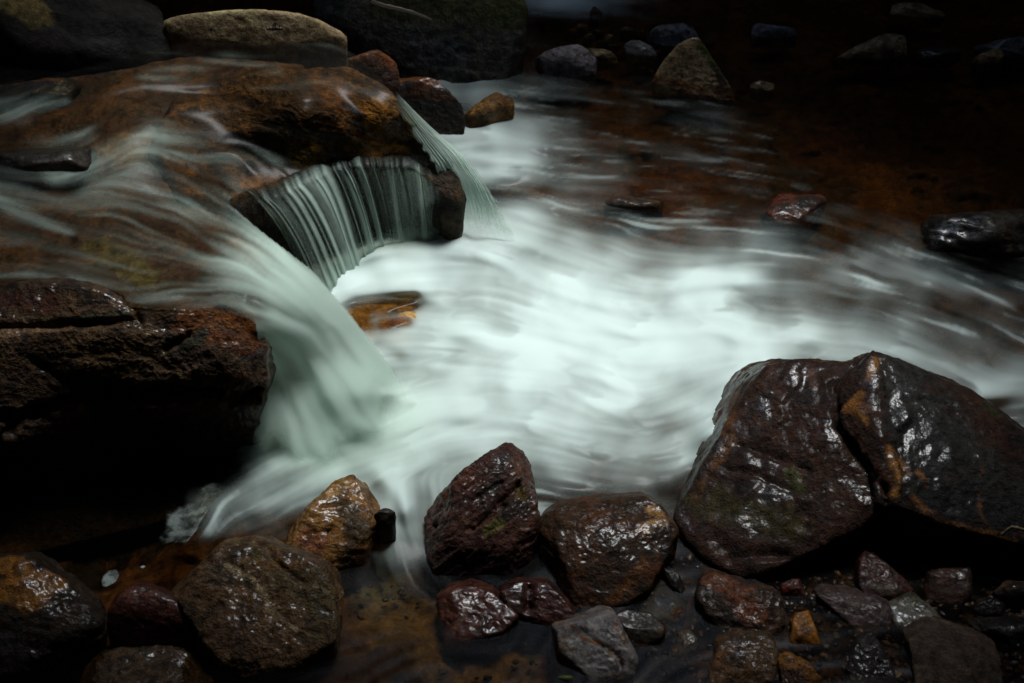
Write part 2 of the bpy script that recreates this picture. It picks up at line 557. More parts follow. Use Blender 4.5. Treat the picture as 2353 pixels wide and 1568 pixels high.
def build_bed():
    qx, qy = np.meshgrid(np.arange(-900, 3300, 7.0), np.arange(-260, 2200, 7.0))
    z = LOW(qx, qy)
    p0 = at(qx, qy, z)
    fl = p0.reshape(-1, 3)
    n = (fbm(fl, 5, 4, 3) * 0.035 + fbm(fl, 16, 4, 8, 0.55, True) * 0.012).reshape(qx.shape)
    depth = 0.075 - 0.05 * sstep(1480, 1750, qx) * sstep(1230, 1330, qy) - .03 * sstep(1200, 1300, qy) * sstep(600, 760, qx) * sstep(1700, 1450, qx) + 0.03 * sstep(500, 200, qx) * sstep(1000, 1150, qy)
    z = z - np.maximum(depth - n, 0.004)
    v = at(qx, qy, z).reshape(-1, 3)
    f = grid_faces(*qx.shape)
    nr = vnormals(v, f)
    loc = make_locate(v, nr)
    bl = [([(1900, 330), (2010, 430), (2060, 500)], 75, (0.11, 0.05, 0.018), 0.9), ([(2010, 400), (2040, 470)], 34, (0.19, 0.09, 0.028), 0.8),
          ([(2120, 300), (2250, 330)], 110, (0.07, 0.034, 0.016), 0.8), ([(1350, 430), (1600, 420)], 70, (0.11, 0.045, 0.02), 0.8),
          ([(1560, 500), (1700, 520)], 50, (0.10, 0.04, 0.02), 0.7), ([(1450, 250), (1700, 300)], 80, (0.08, 0.05, 0.03), 0.8),
          ((1020, 1350), 26, (0.22, 0.085, 0.025), 0.9), ([(850, 1300), (880, 1400)], 70, (0.16, 0.15, 0.08), 0.85),
          ([(900, 1430), (1150, 1540)], 90, (0.22, 0.15, 0.08), 0.8), ([(1200, 1440), (1230, 1480)], 40, (0.10, 0.11, 0.055), 0.8),
          ([(1180, 430), (1230, 440)], 28, (0.22, 0.12, 0.045), 0.9), ([(2050, 560), (2300, 660)], 40, (0.13, 0.055, 0.02), 0.7),
          ((2120, 720), 60, (0.10, 0.045, 0.02), 0.7), ([(1850, 1330), (1960, 1310)], 55, (0.12, 0.05, 0.02), 0.7)]
    col = paint(v, ((0.06, 0.032, 0.018), (0.12, 0.06, 0.03), (0.045, 0.034, 0.022)), 11, bl + [([(0, 1200), (250, 1230), (480, 1130)], 150, (.008, .007, .006), .97), ([(60, 1400), (200, 1330)], 90, (.01, .008, .007), .9)], loc, 5)  # black patches at left paint in the deep, shaded water
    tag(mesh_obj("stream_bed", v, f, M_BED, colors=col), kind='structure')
build_bed()

def build_ground():
    r = np.concatenate([np.linspace(0, 5, 40), np.geomspace(5.3, 60, 40)])
    th = np.linspace(0, 2 * np.pi, 160, endpoint=False)
    R, T = np.meshgrid(r, th, indexing='ij')
    x, y = R * np.sin(T) + 0.2, R * np.cos(T) + 2.2
    rise = np.maximum(0, R - 3.0 - 0.4 * np.sin(3 * T + 1))
    z = -0.42 + 5.2 * (1 - np.exp(-rise * 0.6)) + 0.05 * rise  # unseen banks raised steep to keep low sky out of the water
    v = np.stack([x, y, z], -1).reshape(-1, 3)
    v[:, 2] += fbm(v, 0.9, 4, 5) * 0.35 * sstep(2.6, 4, R.ravel())
    n = len(th)
    idx = np.arange(len(v)).reshape(len(r), n)
    a, b = idx[:-1], idx[1:]
    f = np.stack([a, np.roll(a, -1, 1), np.roll(b, -1, 1), b], -1).reshape(-1, 4)[:, ::-1]
    nn = vnormals(v, f)
    if nn[:, 2].mean() < 0: f = f[:, ::-1]
    col = paint(v, ((0.02, 0.018, 0.01), (0.03, 0.028, 0.012), (0.015, 0.02, 0.008)), 4, [], None, 2)
    tag(mesh_obj("ground", v, f, M_BED, colors=col), kind='structure')
build_ground()

# ------------------------------------------------------------------ water
def flow_field(ctrl, qx, qy, sig):
    a = np.zeros(qx.shape); b = np.zeros(qx.shape)
    for (x, y, dx, dy) in ctrl:
        th = 2 * math.atan2(dy, dx)
        w = 1.0 / (((qx - x) ** 2 + (qy - y) ** 2) / sig ** 2 + 0.08) ** 2
        a += w * math.cos(th); b += w * math.sin(th)
    th = 0.5 * np.arctan2(b, a)
    return np.cos(th), np.sin(th)

def lic(noise, fx, fy, steps, h=1.0):
    ny, nx = noise.shape
    yy, xx = np.mgrid[0:ny, 0:nx].astype(np.float32)
    acc = noise.copy(); wsum = 1.0
    for sgn in (1, -1):
        px, py = xx.copy(), yy.copy()
        lx, ly = fx * sgn, fy * sgn
        for k in range(1, steps + 1):
            px += lx * h; py += ly * h
            ix = np.clip(np.rint(px).astype(np.int32), 0, nx - 1); iy = np.clip(np.rint(py).astype(np.int32), 0, ny - 1)
            nx_, ny_ = fx[iy, ix], fy[iy, ix]
            s = np.where(nx_ * lx + ny_ * ly < 0, -1.0, 1.0)
            lx, ly = nx_ * s, ny_ * s
            w = 0.5 + 0.5 * math.cos(math.pi * k / (steps + 1))
            acc += w * noise[iy, ix]; wsum += w
    acc /= wsum
    acc -= acc.mean()
    return acc / acc.std()

def silk(shape, fx, fy, seed, long=1.0, turb=0.0):
    r = np.random.default_rng(seed)
    if turb:
        w = blur(r.normal(size=shape), 60); w2 = blur(r.normal(size=shape), 14)
        a = turb * (w / w.std() * .8 + w2 / w2.std() * .5)
        ca, sa = np.cos(a).astype(np.float32), np.sin(a).astype(np.float32)
        fx, fy = fx * ca - fy * sa, fx * sa + fy * ca
    fine = blur(lic(blur(r.normal(size=shape).astype(np.float32), 1), fx, fy, int(34 * long)), 1)
    fine /= fine.std()
    mid = lic(blur(r.normal(size=shape).astype(np.float32), 12), fx, fy, int(34 * long), 1.2)
    big = lic(blur(r.normal(size=shape).astype(np.float32), 50), fx, fy, int(34 * long), 1.6)
    return fine, mid, big

def grid_interp(rows, xs, ys, qx, qy):
    G = np.array(rows, float)
    fx = np.clip((qx - xs[0]) / (xs[1] - xs[0]), 0, len(xs) - 1.001)
    iy = np.clip(np.searchsorted(ys, qy, side='right') - 1, 0, len(ys) - 2)
    ty = np.clip((qy - ys[iy]) / (ys[iy + 1] - ys[iy]), 0, 1)
    ix = fx.astype(int); tx = fx - ix
    tx = tx * tx * (3 - 2 * tx); ty = ty * ty * (3 - 2 * ty)
    return (G[iy, ix] * (1 - tx) + G[iy, ix + 1] * tx) * (1 - ty) + (G[iy + 1, ix] * (1 - tx) + G[iy + 1, ix + 1] * tx) * ty

def stroke(qx, qy, line, w0, w1=None):
    """soft-edged mark along a line; the width may change from one end to the other"""
    best = np.zeros(qx.shape)
    L = np.array(line, float)
    n = len(L) - 1
    w1 = w1 or w0
    for i, (a, b) in enumerate(zip(L[:-1], L[1:])):
        ab = b - a
        t = np.clip(((qx - a[0]) * ab[0] + (qy - a[1]) * ab[1]) / max(ab @ ab, 1e-9), 0, 1)
        d = np.hypot(qx - a[0] - t * ab[0], qy - a[1] - t * ab[1])
        w = w0 + (w1 - w0) * (i + t) / n
        best = np.maximum(best, np.exp(-(d / w) ** 2))
    return best

def build_pool():
    st = 4.0 * 0.811
    qx, qy = np.meshgrid(np.arange(-420, 2800, st), np.arange(-180, 1900, st))
    flow = [(1150, 280, 1, .25), (1250, 350, 1, .05), (1120, 340, 1, -.1), (1200, 400, 1, .15), (1100, 200, 1, .05), (1250, 500, 1, .35), (1400, 560, 1, .35),
            (1500, 600, 1, .22), (800, 640, 1, -.4), (900, 610, 1, -.15), (1050, 630, 1, .1), (1000, 700, 1, -.05), (1200, 690, 1, .35),
            (1200, 850, 1, .12), (1000, 820, 1, .1), (1000, 900, 1, -.25), (930, 960, 1, -.3), (1300, 800, 1, .25), (1600, 660, 1, -.1),
            (1700, 635, 1, .05), (1900, 640, 1, .2), (2100, 650, 1, .3), (2250, 760, 1, .45), (2100, 800, 1, .42), (1700, 780, 1, .28),
            (1900, 730, 1, .12), (2000, 560, 1, .42), (2200, 640, 1, .38), (1600, 500, 1, .1), (1400, 450, 1, 0), (1600, 830, 1, -.1),
            (1700, 870, .9, -.5), (1600, 930, 1, -.5), (1550, 1030, 1, -.35), (1400, 1000, 1, .12), (1350, 920, 1, .38), (1450, 1090, 1, .1),
            (1300, 1050, 1, .25), (700, 1000, .5, 1), (660, 1080, -1, .5), (600, 1170, -1, .5), (750, 1060, -.9, .4), (900, 1060, 1, -.3),
            (930, 1150, .1, 1), (945, 1230, .35, 1), (850, 980, 1, -.6), (860, 1350, .4, 1), (1000, 1420, 1, .6), (1100, 1500, 1, -.2),
            (900, 1520, 1, -.4), (2100, 300, 1, .15), (1800, 300, 1, .2), (2200, 500, 1, .4), (1500, 200, 1, .12), (2300, 930, 1, -.2),
            (2250, 870, 1, .55), (1350, 20, 1, .15), (1900, 100, 1, .1), (440, 1180, -.5, 1), (1250, 1480, -.5, 1), (1650, 1050, .6, -1)]
    fx, fy = flow_field(flow, qx, qy, 120.0)
    fx = fx.astype(np.float32); fy = fy.astype(np.float32)
    fine, mid, big = silk(qx.shape, fx, fy, 21, 1.0, .07)
    short = lic(blur(np.random.default_rng(4).normal(size=qx.shape).astype(np.float32), 1), fx, fy, 15)
    rc = np.random.default_rng(9)
    cloud = blur(rc.normal(size=qx.shape), 120); cloud /= cloud.std()
    puff = blur(rc.normal(size=qx.shape), 30); puff /= puff.std()
    xs = np.arange(0, 2400, 100.0)
    ys = np.array([-50, 0, 60, 150, 200, 250, 300, 350, 400, 450, 500, 550, 600, 650, 700, 750, 800, 850, 900, 950, 1000, 1050, 1100, 1150, 1200, 1260, 1330, 1450, 1600])
    Z = 0.0
    def row(start, vals, tail=Z):
        return [Z] * start + vals + [tail] * (24 - start - len(vals))
    rows = [row(12, [.8, .95, .85, .5]), row(12, [.5, .9, .7, .3]), row(12, [.05, .08, .05]), row(10, [.06, .06, .06, .06]),
            row(10, [.62, .62, .18, .08, .1, .08, .08]), row(10, [.4, .45, .2, .12, .1, .1, .1, .08]),
            row(10, [.7, .82, .66, .2, .16, .14, .12, .1, .08]), row(10, [.75, .82, .62, .3, .22, .16, .12, .1, .08]),
            row(10, [.7, .76, .5, .34, .2, .16, .14, .12, .08]), row(10, [.5, .22, .25, .24, .2, .17, .16, .13, .1]),
            row(10, [.7, .76, .74, .55, .32, .26, .22, .18, .16, .12, .1, .08]), row(7, [.3, .6, .82, .82, .82, .8, .72, .5, .38, .34, .28, .24, .2, .18, .16, .1]),
            row(7, [.45, .8, .82, .78, .78, .82, .84, .76, .62, .56, .46, .36, .34, .3, .3, .18, .12]),
            row(7, [.6, .85, .85, .82, .8, .82, .9, .82, .76, .96, .72, .46, .42, .36, .28, .3, .2]),
            row(7, [.6, .76, .7, .82, .84, .92, .96, .85, .78, .98, .7, .6, .5, .4, .26, .2, .2]),
            row(8, [.7, .74, .86, .9, .92, .94, .9, .86, .9, .84, .72, .62, .5, .36, .26, .2]),
            row(8, [.7, .8, .9, .95, .97, .95, .93, .9, .92, .86, .74, .66, .58, .46, .34, .26]),
            row(8, [.7, .7, .72, .84, .96, .92, .9, .86, .82, .84, .74, .68, .62, .56, .46, .36]),
            row(8, [.7, .76, .74, .78, .9, .86, .97, .84, .78, .84, .7, .6, .6, .58, .52, .5]),
            row(6, [.8, .84, .82, .88, .9, .88, .86, .82, .86, .78, .76, .74, .5, .5, .5, .5, .4, .4]),
            row(6, [.82, .84, .84, .92, .93, .9, .84, .74, .7, .76, .74, .6, .4, .4, .4, .4, .3, .3]),
            row(6, [.74, .8, .84, .9, .86, .86, .76, .68, .66, .7, .62, .4, .2, .2]),
            row(6, [.52, .66, .76, .82, .74, .74, .56, .56, .58, .52, .36, .2]),
            row(5, [.4, .5, .5, .6, .8, .6, .5, .4, .34, .34, .3, .2]),
            row(5, [.3, .3, .1, .3, .72, .4, .2, .12, .12, .12, .16, .12]),
            row(8, [.06, .42, .3, .05, .02]), row(8, [.06, .16, .12, .08, .05]), row(8, [.07, .08, .07, .06, .05]), row(8, [.05, .07, .06, .06, .05])]
    F = grid_interp(rows, xs, ys, qx, qy)
    F = blur(F, 10)
    F = F * (1 - .5 * sstep(1270, 1420, qx) * sstep(570, 490, qy))
    S = lambda line, w0, w1=None: stroke(qx, qy, line, w0, w1)
    # foam where the water breaks, and hollows between
    for line, w0, w1, s in [([(1575, 660), (1650, 640), (1730, 632)], 34, 22, .2), ([(1610, 700), (1700, 735)], 30, 30, .12), ([(1390, 880), (1430, 905)], 30, 26, .16),
                            ([(1690, 940), (1640, 1000), (1560, 1070)], 30, 22, .14), ([(1270, 650), (1300, 690)], 24, 24, .12),
                            ([(930, 965), (1010, 930), (1100, 925)], 26, 20, .14), ([(870, 1080), (900, 1110), (930, 1170)], 28, 22, .14),
                            ([(2250, 890), (2352, 870)], 22, 30, .16), ([(1960, 570), (2150, 640), (2330, 700)], 12, 9, .22), ([(620, 1160), (700, 1110), (760, 1085)], 26, 24, .2),
                            ([(1750, 840), (1690, 900)], 20, 20, .12),
                            ([(1050, 345), (1150, 372), (1290, 368)], 9, 8, .16), ([(1060, 400), (1180, 408)], 9, 9, .12)]:
        F = F + s * S(line, w0, w1)
    for line, w0, w1, s in [([(1680, 690), (1800, 690), (1900, 660)], 26, 20, .16), ([(950, 840), (1060, 815), (1140, 835), (1160, 870)], 30, 24, .16), ([(1100, 870), (1150, 890)], 22, 12, .14),
                            ([(1110, 435), (1250, 440)], 20, 16, .32), ([(1110, 385), (1200, 392)], 5, 5, .25), ([(1250, 380), (1330, 370)], 14, 10, .22), ([(1900, 600), (2050, 650), (2300, 720)], 18, 12, .12),
                            ([(820, 712), (880, 700), (950, 690)], 32, 14, 1.2), ([(880, 748), (940, 737)], 13, 8, 1.1), ([(830, 740), (850, 755)], 16, 12, .8), ([(870, 790), (920, 815)], 14, 10, .45), ([(1490, 950), (1590, 990)], 24, 20, .2),
                            ([(1290, 1075), (1420, 1115), (1500, 1110)], 22, 16, .16), ([(1520, 870), (1600, 880)], 16, 16, .14),
                            ([(1220, 1130), (1300, 1150)], 26, 20, .3), ([(1520, 1130), (1600, 1080), (1640, 1060)], 20, 16, .2), ([(1800, 660), (1700, 665)], 10, 8, .1)]:
        F = F - .6 * s * S(line, w0 * 1.25, w1 * 1.25)
    F = blur(F, 5)
    def billow(x, y, r, ang, amp, wide=.5):
        # a surge of froth: a clear upstream edge, fading out downstream
        c, sn = math.cos(ang), math.sin(ang)
        u = (qx - x) * c + (qy - y) * sn; w = -(qx - x) * sn + (qy - y) * c
        u = u + .07 * r * puff + .12 * r * mid + .06 * r * fine - .35 * w * w / r; w = w + .08 * r * big
        return amp * sstep(-.10 * r, .16 * r, u) * np.exp(-np.clip(u / r, 0, 9) ** 1.3) * np.exp(-(w / (wide * r)) ** 2)
    for b in [(1578, 662, 150, -.1, .34, .24), (1620, 715, 120, .3, .22, .35), (1385, 895, 90, .25, .24, .4), (1270, 655, 150, .5, .20, .35), (930, 965, 170, -.3, .22, .30), (1640, 960, 110, -.9, .2, .4),
              (1130, 580, 120, .5, .14, .4), (760, 640, 220, -.3, .22, .3), (1000, 790, 200, .05, .12, .3), (1180, 760, 200, .2, .14, .35), (1460, 760, 180, .15, .12, .35), (1820, 740, 200, .25, .16, .3),
              (1700, 870, 90, -.6, .22, .45), (1560, 1040, 90, -.5, .18, .45), (870, 1080, 90, .9, .2, .5), (1230, 960, 160, .3, .12, .35), (2080, 800, 180, .42, .14, .25), (2230, 880, 150, -.2, .3, .35), (1950, 600, 160, .4, .14, .2), (1100, 300, 110, .3, .2, .4)]:
        F = F + billow(*b)
    for b in [(1500, 700, 120, .3, -.12, .3), (1690, 680, 150, .1, -.20, .22), (1300, 850, 160, .3, -.12, .3), (1050, 700, 180, .1, -.12, .25), (1000, 850, 180, -.1, -.16, .3), (1460, 950, 150, .2, -.16, .3), (1350, 1040, 160, .2, -.18, .3), (1180, 1010, 140, .1, -.1, .3), (1850, 680, 180, .2, -.12, .2), (1400, 610, 150, .3, -.10, .2)]:
        F = F + billow(*b)
    F = np.clip(F, 0, 1)
    k = np.sqrt(np.clip(F * (1.02 - F), 0, 1))
    A = F + k * (0.06 * fine + 0.085 * mid + 0.07 * big + .09 * cloud + .04 * puff)
    ripple = sstep(0.9, 2.6, fine * 0.6 + mid * 0.8) * 0.34 * sstep(0.06, 0.22, F) * (1 - sstep(.3, .6, F))
    rz = sstep(1080, 1250, qx) * sstep(2050, 1750, qx) * sstep(180, 240, qy) * sstep(580, 480, qy) * (1 - sstep(.2, .5, F))
    ripple = ripple + rz * (.13 * sstep(.9, 2.6, short + .4 * mid) + .06 * sstep(0, 1.8, mid + .7 * short))
    A = np.clip(A + ripple - 0.03, 0, 1) ** 1.65
    A = np.clip(A, 0, 0.95)
    green = np.clip(S([(640, 930), (660, 1010), (760, 1030), (880, 960)], 120) * 1.1, 0, 1)
    z = LOW(qx, qy)
    Fz = sstep(.1, .7, F) * (1 - .95 * np.clip(green * 1.6, 0, 1))
    z = z + Fz * (0.002 * blur(mid, 8) + 0.0045 * blur(big, 16) + .004 * cloud) + 0.0004 * blur(mid, 6)
    for line, w, hgt in [([(1590, 660), (1700, 640)], 44, .013), ([(1630, 710), (1720, 740)], 34, .015), ([(1395, 885), (1430, 905)], 40, .010), ([(1760, 850), (1700, 900), (1650, 990)], 44, .035),
                         ([(930, 970), (1100, 930)], 44, .008), ([(880, 1090), (935, 1160)], 34, .02), ([(900, 600), (1100, 600)], 60, .02),
                         ([(1150, 310), (1250, 330)], 40, .02), ([(2260, 900), (2400, 880)], 40, .03), ([(1060, 545), (1180, 580)], 40, .02), ([(740, 640), (900, 560), (1050, 545)], 30, .02), ([(1280, 660), (1310, 690)], 30, .012)]:
        z = z + hgt * S(line, w)
    v = at(qx, qy, z).reshape(-1, 3)
    f = grid_faces(*qx.shape)
    tag(mesh_obj("stream_water", v, f, M_POOL, {"green": green.ravel(), "foam": A.ravel(), "cover": np.ones(A.size)}), kind='structure')
build_pool()

# heights of the upper stream's surface, its lip and the main fall
UPZ = tps([(-300, 200, .37), (0, 250, .365), (450, 125, .385), (800, 145, .375), (700, 250, .36), (880, 250, .335), (960, 300, .28), (900, 345, .24), (985, 375, .215), (700, 395, .235),
           (545, 440, .24), (0, 450, .325), (0, 640, .295), (-300, 640, .30), (-300, 400, .345), (300, 300, .355), (180, 390, .325), (300, 430, .305), (300, 560, .29), (450, 500, .27),
           (350, 690, .275), (500, 640, .275), (590, 740, .25), (590, 600, .268), (720, 630, .235), (680, 760, .205), (800, 740, .155), (760, 830, .12), (915, 870, .02),
           (880, 900, .045), (900, 960, .014), (840, 900, .075), (790, 960, .04), (700, 940, .06), (700, 1010, .022), (945, 940, .006), (905, 1040, .0), (850, 1010, .008), (640, 860, .12), (600, 1000, .03), (640, 1070, -.005), (760, 1050, .0), (1040, 470, .15)])

def build_upper():
    st = 3.4
    qx, qy = np.meshgrid(np.arange(-420, 1010, st), np.arange(90, 1130, st))
    flow = [(100, 450, 1, .25), (300, 480, 1, .42), (500, 520, 1, .5), (600, 600, 1, .75), (700, 690, 1, .95), (800, 830, .75, 1), (660, 740, 1, .6), (720, 850, .6, 1),
            (640, 900, .3, 1), (640, 1000, .1, 1), (780, 950, .55, 1), (300, 620, 1, .28), (100, 560, 1, .12), (320, 680, 1, -.2), (480, 665, 1, -.02), (560, 690, 1, .25), (400, 300, 1, .0), (250, 345, 1, -.6),
            (150, 405, 1, -.3), (500, 350, 1, .12), (600, 300, 1, .05), (500, 150, 1, .05), (700, 150, 1, .12), (850, 220, 1, .8), (950, 290, 1, 1), (450, 420, 1, .6), (60, 240, 1, -.3),
            (700, 330, 1, .2), (380, 400, 1, .25), (560, 400, 1, .7), (600, 430, .6, 1), (0, 640, 1, 0), (200, 640, 1, .3)]
    fx, fy = flow_field(flow, qx, qy, 90.0)
    fine, mid, big = silk(qx.shape, fx.astype(np.float32), fy.astype(np.float32), 33, 1.15, .10)
    poly = [(-420, 120), (150, 165), (330, 118), (450, 92), (600, 98), (760, 98), (830, 130), (890, 200), (960, 285), (1005, 340), (985, 385), (930, 352), (840, 352), (760, 362), (700, 388), (620, 420), (560, 440), (520, 462),
            (600, 530), (720, 622), (800, 715), (870, 805), (918, 872), (945, 935), (925, 1005), (880, 1065), (770, 1105), (640, 1115), (580, 1030), (588, 930), (600, 850), (594, 790), (585, 738), (520, 715), (430, 712),
            (350, 705), (280, 690), (200, 655), (90, 640), (0, 650), (-420, 660)]
    ins = in_poly(qx, qy, poly)
    m = blur(ins.astype(float), 5)
    S = lambda line, w0, w1=None: stroke(qx, qy, line, w0, w1)
    foot = S([(945, 965), (900, 1045), (770, 1100), (640, 1110), (575, 1060)], 95)
    foot = np.clip(foot + (foot * (1 - foot)) * (.5 * mid + .35 * big), 0, 1)
    cover = sstep(.42, .75, m) * (1 - sstep(.15, .9, foot))
    F = np.full(qx.shape, .03)
    def add(line, w0, w1, s):
        nonlocal F
        F = np.maximum(F, s * S(line, w0, w1)) if s > 0 else F + s * S(line, w0, w1)
    add([(590, 610), (700, 720), (800, 850), (860, 960)], 130, 130, .97)
    add([(600, 760), (640, 850), (650, 1000)], 70, 90, .84)
    add([(640, 1000), (860, 990)], 80, 80, .95)
    add([(200, 430), (420, 500), (600, 590)], 45, 60, .31)
    add([(0, 420), (200, 480), (500, 570)], 60, 60, .19)
    add([(0, 560), (250, 600), (560, 640)], 60, 60, .17)
    add([(352, 300), (270, 345), (190, 392), (130, 405)], 16, 40, .46)
    add([(370, 320), (300, 370), (240, 410)], 40, 60, .34)
    add([(340, 345), (500, 350), (640, 372)], 34, 20, .24)
    add([(190, 405), (300, 430), (440, 480), (560, 540)], 24, 20, .42)
    add([(-40, 275), (60, 250), (150, 228)], 36, 14, .42)
    add([(350, 305), (500, 355), (640, 370)], 34, 20, .24)
    add([(0, 300), (200, 310)], 40, 30, .22)
    add([(0, 465), (80, 500), (160, 535)], 20, 14, .40)
    add([(-100, 650), (60, 630), (130, 645)], 12, 10, .40)
    add([(290, 690), (420, 668), (500, 662), (600, 690), (680, 760)], 13, 22, .56)
    add([(160, 640), (220, 648), (300, 655)], 10, 10, .36)
    add([(330, 180), (520, 140), (640, 160)], 22, 12, .22)
    add([(560, 205), (760, 185), (850, 215)], 6, 5, .26)
    add([(760, 620), (860, 560)], 20, 20, .1)
    add([(540, 470), (640, 570), (740, 650), (830, 760), (900, 860)], 14, 12, .62)
    add([(480, 560), (580, 640), (600, 720)], 40, 24, -.16)
    add([(240, 300), (420, 260), (600, 240)], 60, 50, -.02)
    F = blur(F, 4)
    full = blur(in_poly(qx, qy, [(640, 590), (720, 622), (918, 872), (960, 940), (900, 1090), (590, 1110), (592, 850), (604, 740)]).astype(float), 160)
    full = np.clip(full * 1.25, 0, 1)
    F = np.clip(F * (1 - full) + .985 * full, 0, 1)
    k = np.sqrt(np.clip(F * (1.02 - F), 0, 1))
    steep = sstep(600, 760, qx) * sstep(560, 700, qy)
    A = F + k * (0.20 * fine + 0.20 * mid + 0.13 * big) * (1 - .72 * steep)
    A = np.clip(A - 0.02, 0, 1) ** (1.6 - .9 * steep)
    A = np.clip(A, 0, .97)
    z = UPZ(qx, qy) + 0.0012 * blur(mid, 3) + 0.003 * blur(big, 6)
    z = z + .004 * S([(300, 690), (420, 668), (560, 680)], 16)
    z = np.maximum(z, LOW(qx, qy) + .006)
    v = at(qx, qy, z).reshape(-1, 3)
    f = grid_faces(*qx.shape, mask=m > .3)
    used = np.unique(f)
    mp = np.full(len(v), -1); mp[used] = np.arange(len(used))
    tag(mesh_obj("upper_stream_water", v[used], mp[f], M_UPPER, {"foam": A.ravel()[used], "cover": cover.ravel()[used]}), kind='structure')
build_upper()

def sheet(name, lip, base, ns, nt, label, seed, foam_fn, mat, push=0.034, bulge=0.004):
    lip = np.array([at(*q) for q in lip]); base = np.array([at(*q) for q in base])
    s = np.linspace(0, 1, ns); t = np.linspace(0, 1, nt)
    def along(a):
        u = np.linspace(0, 1, len(a))
        q = np.stack([np.interp(s, u, a[:, i]) for i in range(3)], -1)
        for _ in range(int(ns / 14)):
            q[1:-1] = (q[:-2] + 2 * q[1:-1] + q[2:]) / 4
        return q
    A, B = along(lip), along(base)
    T = t[:, None, None]
    xy = A[None, :, :2] * (1 - T) + B[None, :, :2] * T
    z = A[None, :, 2] + (B[None, :, 2] - A[None, :, 2]) * (0.10 * t[:, None] + 0.90 * t[:, None] ** 2)
    V = np.concatenate([xy, z[..., None]], -1)
    foam, cover, off = foam_fn(s, t, np.random.default_rng(seed))
    V[..., 1] -= bulge * off + push * sstep(0, .22, t)[:, None] * sstep(0, .12, s)[None]
    V[..., 2] += 0.5 * bulge * off
    v = V.reshape(-1, 3)
    f = grid_faces(nt, ns)
    org = v.mean(0); org[2] = v[:, 2].min()
    o = mesh_obj(name, v - org, f, mat, {"foam": foam.ravel(), "cover": cover.ravel()})
    o.location = org
    return tag(o, label, "waterfall")

def smooth1(a, n):
    for _ in range(n):
        a = (np.roll(a, 1, -1) + 2 * a + np.roll(a, -1, -1)) / 4
    return a

def veil_foam(s, t, r):
    ns, nt = len(s), len(t)
    base = np.zeros((nt, ns))
    n1 = smooth1(r.normal(size=(nt, ns)), 10)
    for k in range(nt):                              # long threads: neighbours down the fall stay alike
        if k: n1[k] = 0.985 * n1[k - 1] + 0.17 * n1[k]
    n1 /= n1.std()
    x = s * ns
    streams = [(.03, .012, .5), (.055, .006, .6), (.10, .016, .6), (.128, .006, .5), (.175, .010, .65), (.215, .012, .8), (.24, .007, .7), (.262, .010, .85), (.31, .030, .8), (.318, .008, 1), (.352, .012, .95),
               (.40, .005, .5), (.437, .022, .75), (.452, .007, .95), (.465, .006, .6), (.53, .016, .75), (.541, .005, .95), (.60, .004, .5), (.625, .005, .35), (.68, .018, .5), (.69, .005, .75), (.745, .005, .4), (.83, .016, .55), (.842, .005, .7), (.93, .012, .35)]
    for c, w, a in streams:
        drift = (c - .5) * 0.05 * t[:, None] + .006 * np.sin(3 * t[:, None] + 40 * c)
        ww = w * (1.75 - .55 * t[:, None])
        base = np.maximum(base, a * np.exp(-((s[None] - c - drift) / ww) ** 2))
    haze = .25 + .12 * np.sin(s * 9 + .4)[None] + 0 * base
    F = np.maximum(base, haze) * (1 + .13 * n1) + .015 * n1
    st0 = smooth1(r.normal(size=ns), 30); st0 = np.clip(.06 + .06 * st0 / st0.std(), 0, .3)
    F *= sstep(st0[None] - .02, st0[None] + .26, t[:, None]) * .8 + .2 * sstep(0, .06, t)[:, None]
    F += (.8 * sstep(.80, 1, t))[:, None]
    F = np.clip(F, 0, 1)
    cover = np.clip(sstep(0, .02, s) * sstep(1, .80, s), 0, 1)[None] * sstep(0, .10, t)[:, None] * sstep(1, .93, t)[:, None]
    return np.clip(F ** 1.5 * .9, 0, .9), cover, base * 1.6

sheet("waterfall", [(545, 436, .243), (590, 430, .243), (640, 412, .243), (700, 383, .244), (760, 357, .247), (800, 352, .247), (850, 354, .244), (900, 356, .24), (940, 357, .233), (985, 386, .213), (1012, 408, .195)],
      [(722, 690, .0), (752, 675, .0), (792, 640, .0), (832, 612, .0), (868, 596, .0), (896, 580, .0), (922, 570, .0), (960, 565, .0), (1000, 562, .0), (1036, 562, .0)],
      560, 110, "veil of thin pale strands pouring over the rounded brown boulder's lip", 5, veil_foam, M_FALL, bulge=0.006)

def side_foam(s, t, r):
    ns, nt = len(s), len(t)
    n1 = smooth1(r.normal(size=(nt, ns)), 2)
    for k in range(1, nt): n1[k] = .98 * n1[k - 1] + .2 * n1[k]
    n1 /= n1.std()
    F = (.38 + .5 * sstep(0.05, .5, t))[:, None] * np.ones((1, ns)) * (1 + .08 * n1)
    F = F * (0.7 + .3 * sstep(0, .3, s)[None])
    e = smooth1(r.normal(size=nt), 14); e = (e / e.std() * .05)[:, None]
    cover = sstep(0, .08, s[None] + e) * sstep(1.0, .74, s[None] + e + .05 * n1) * sstep(0, .1, t)[:, None] * sstep(1, .72, t)[:, None]
    return np.clip(F, 0, .97) ** 1.2, cover, n1 * .3

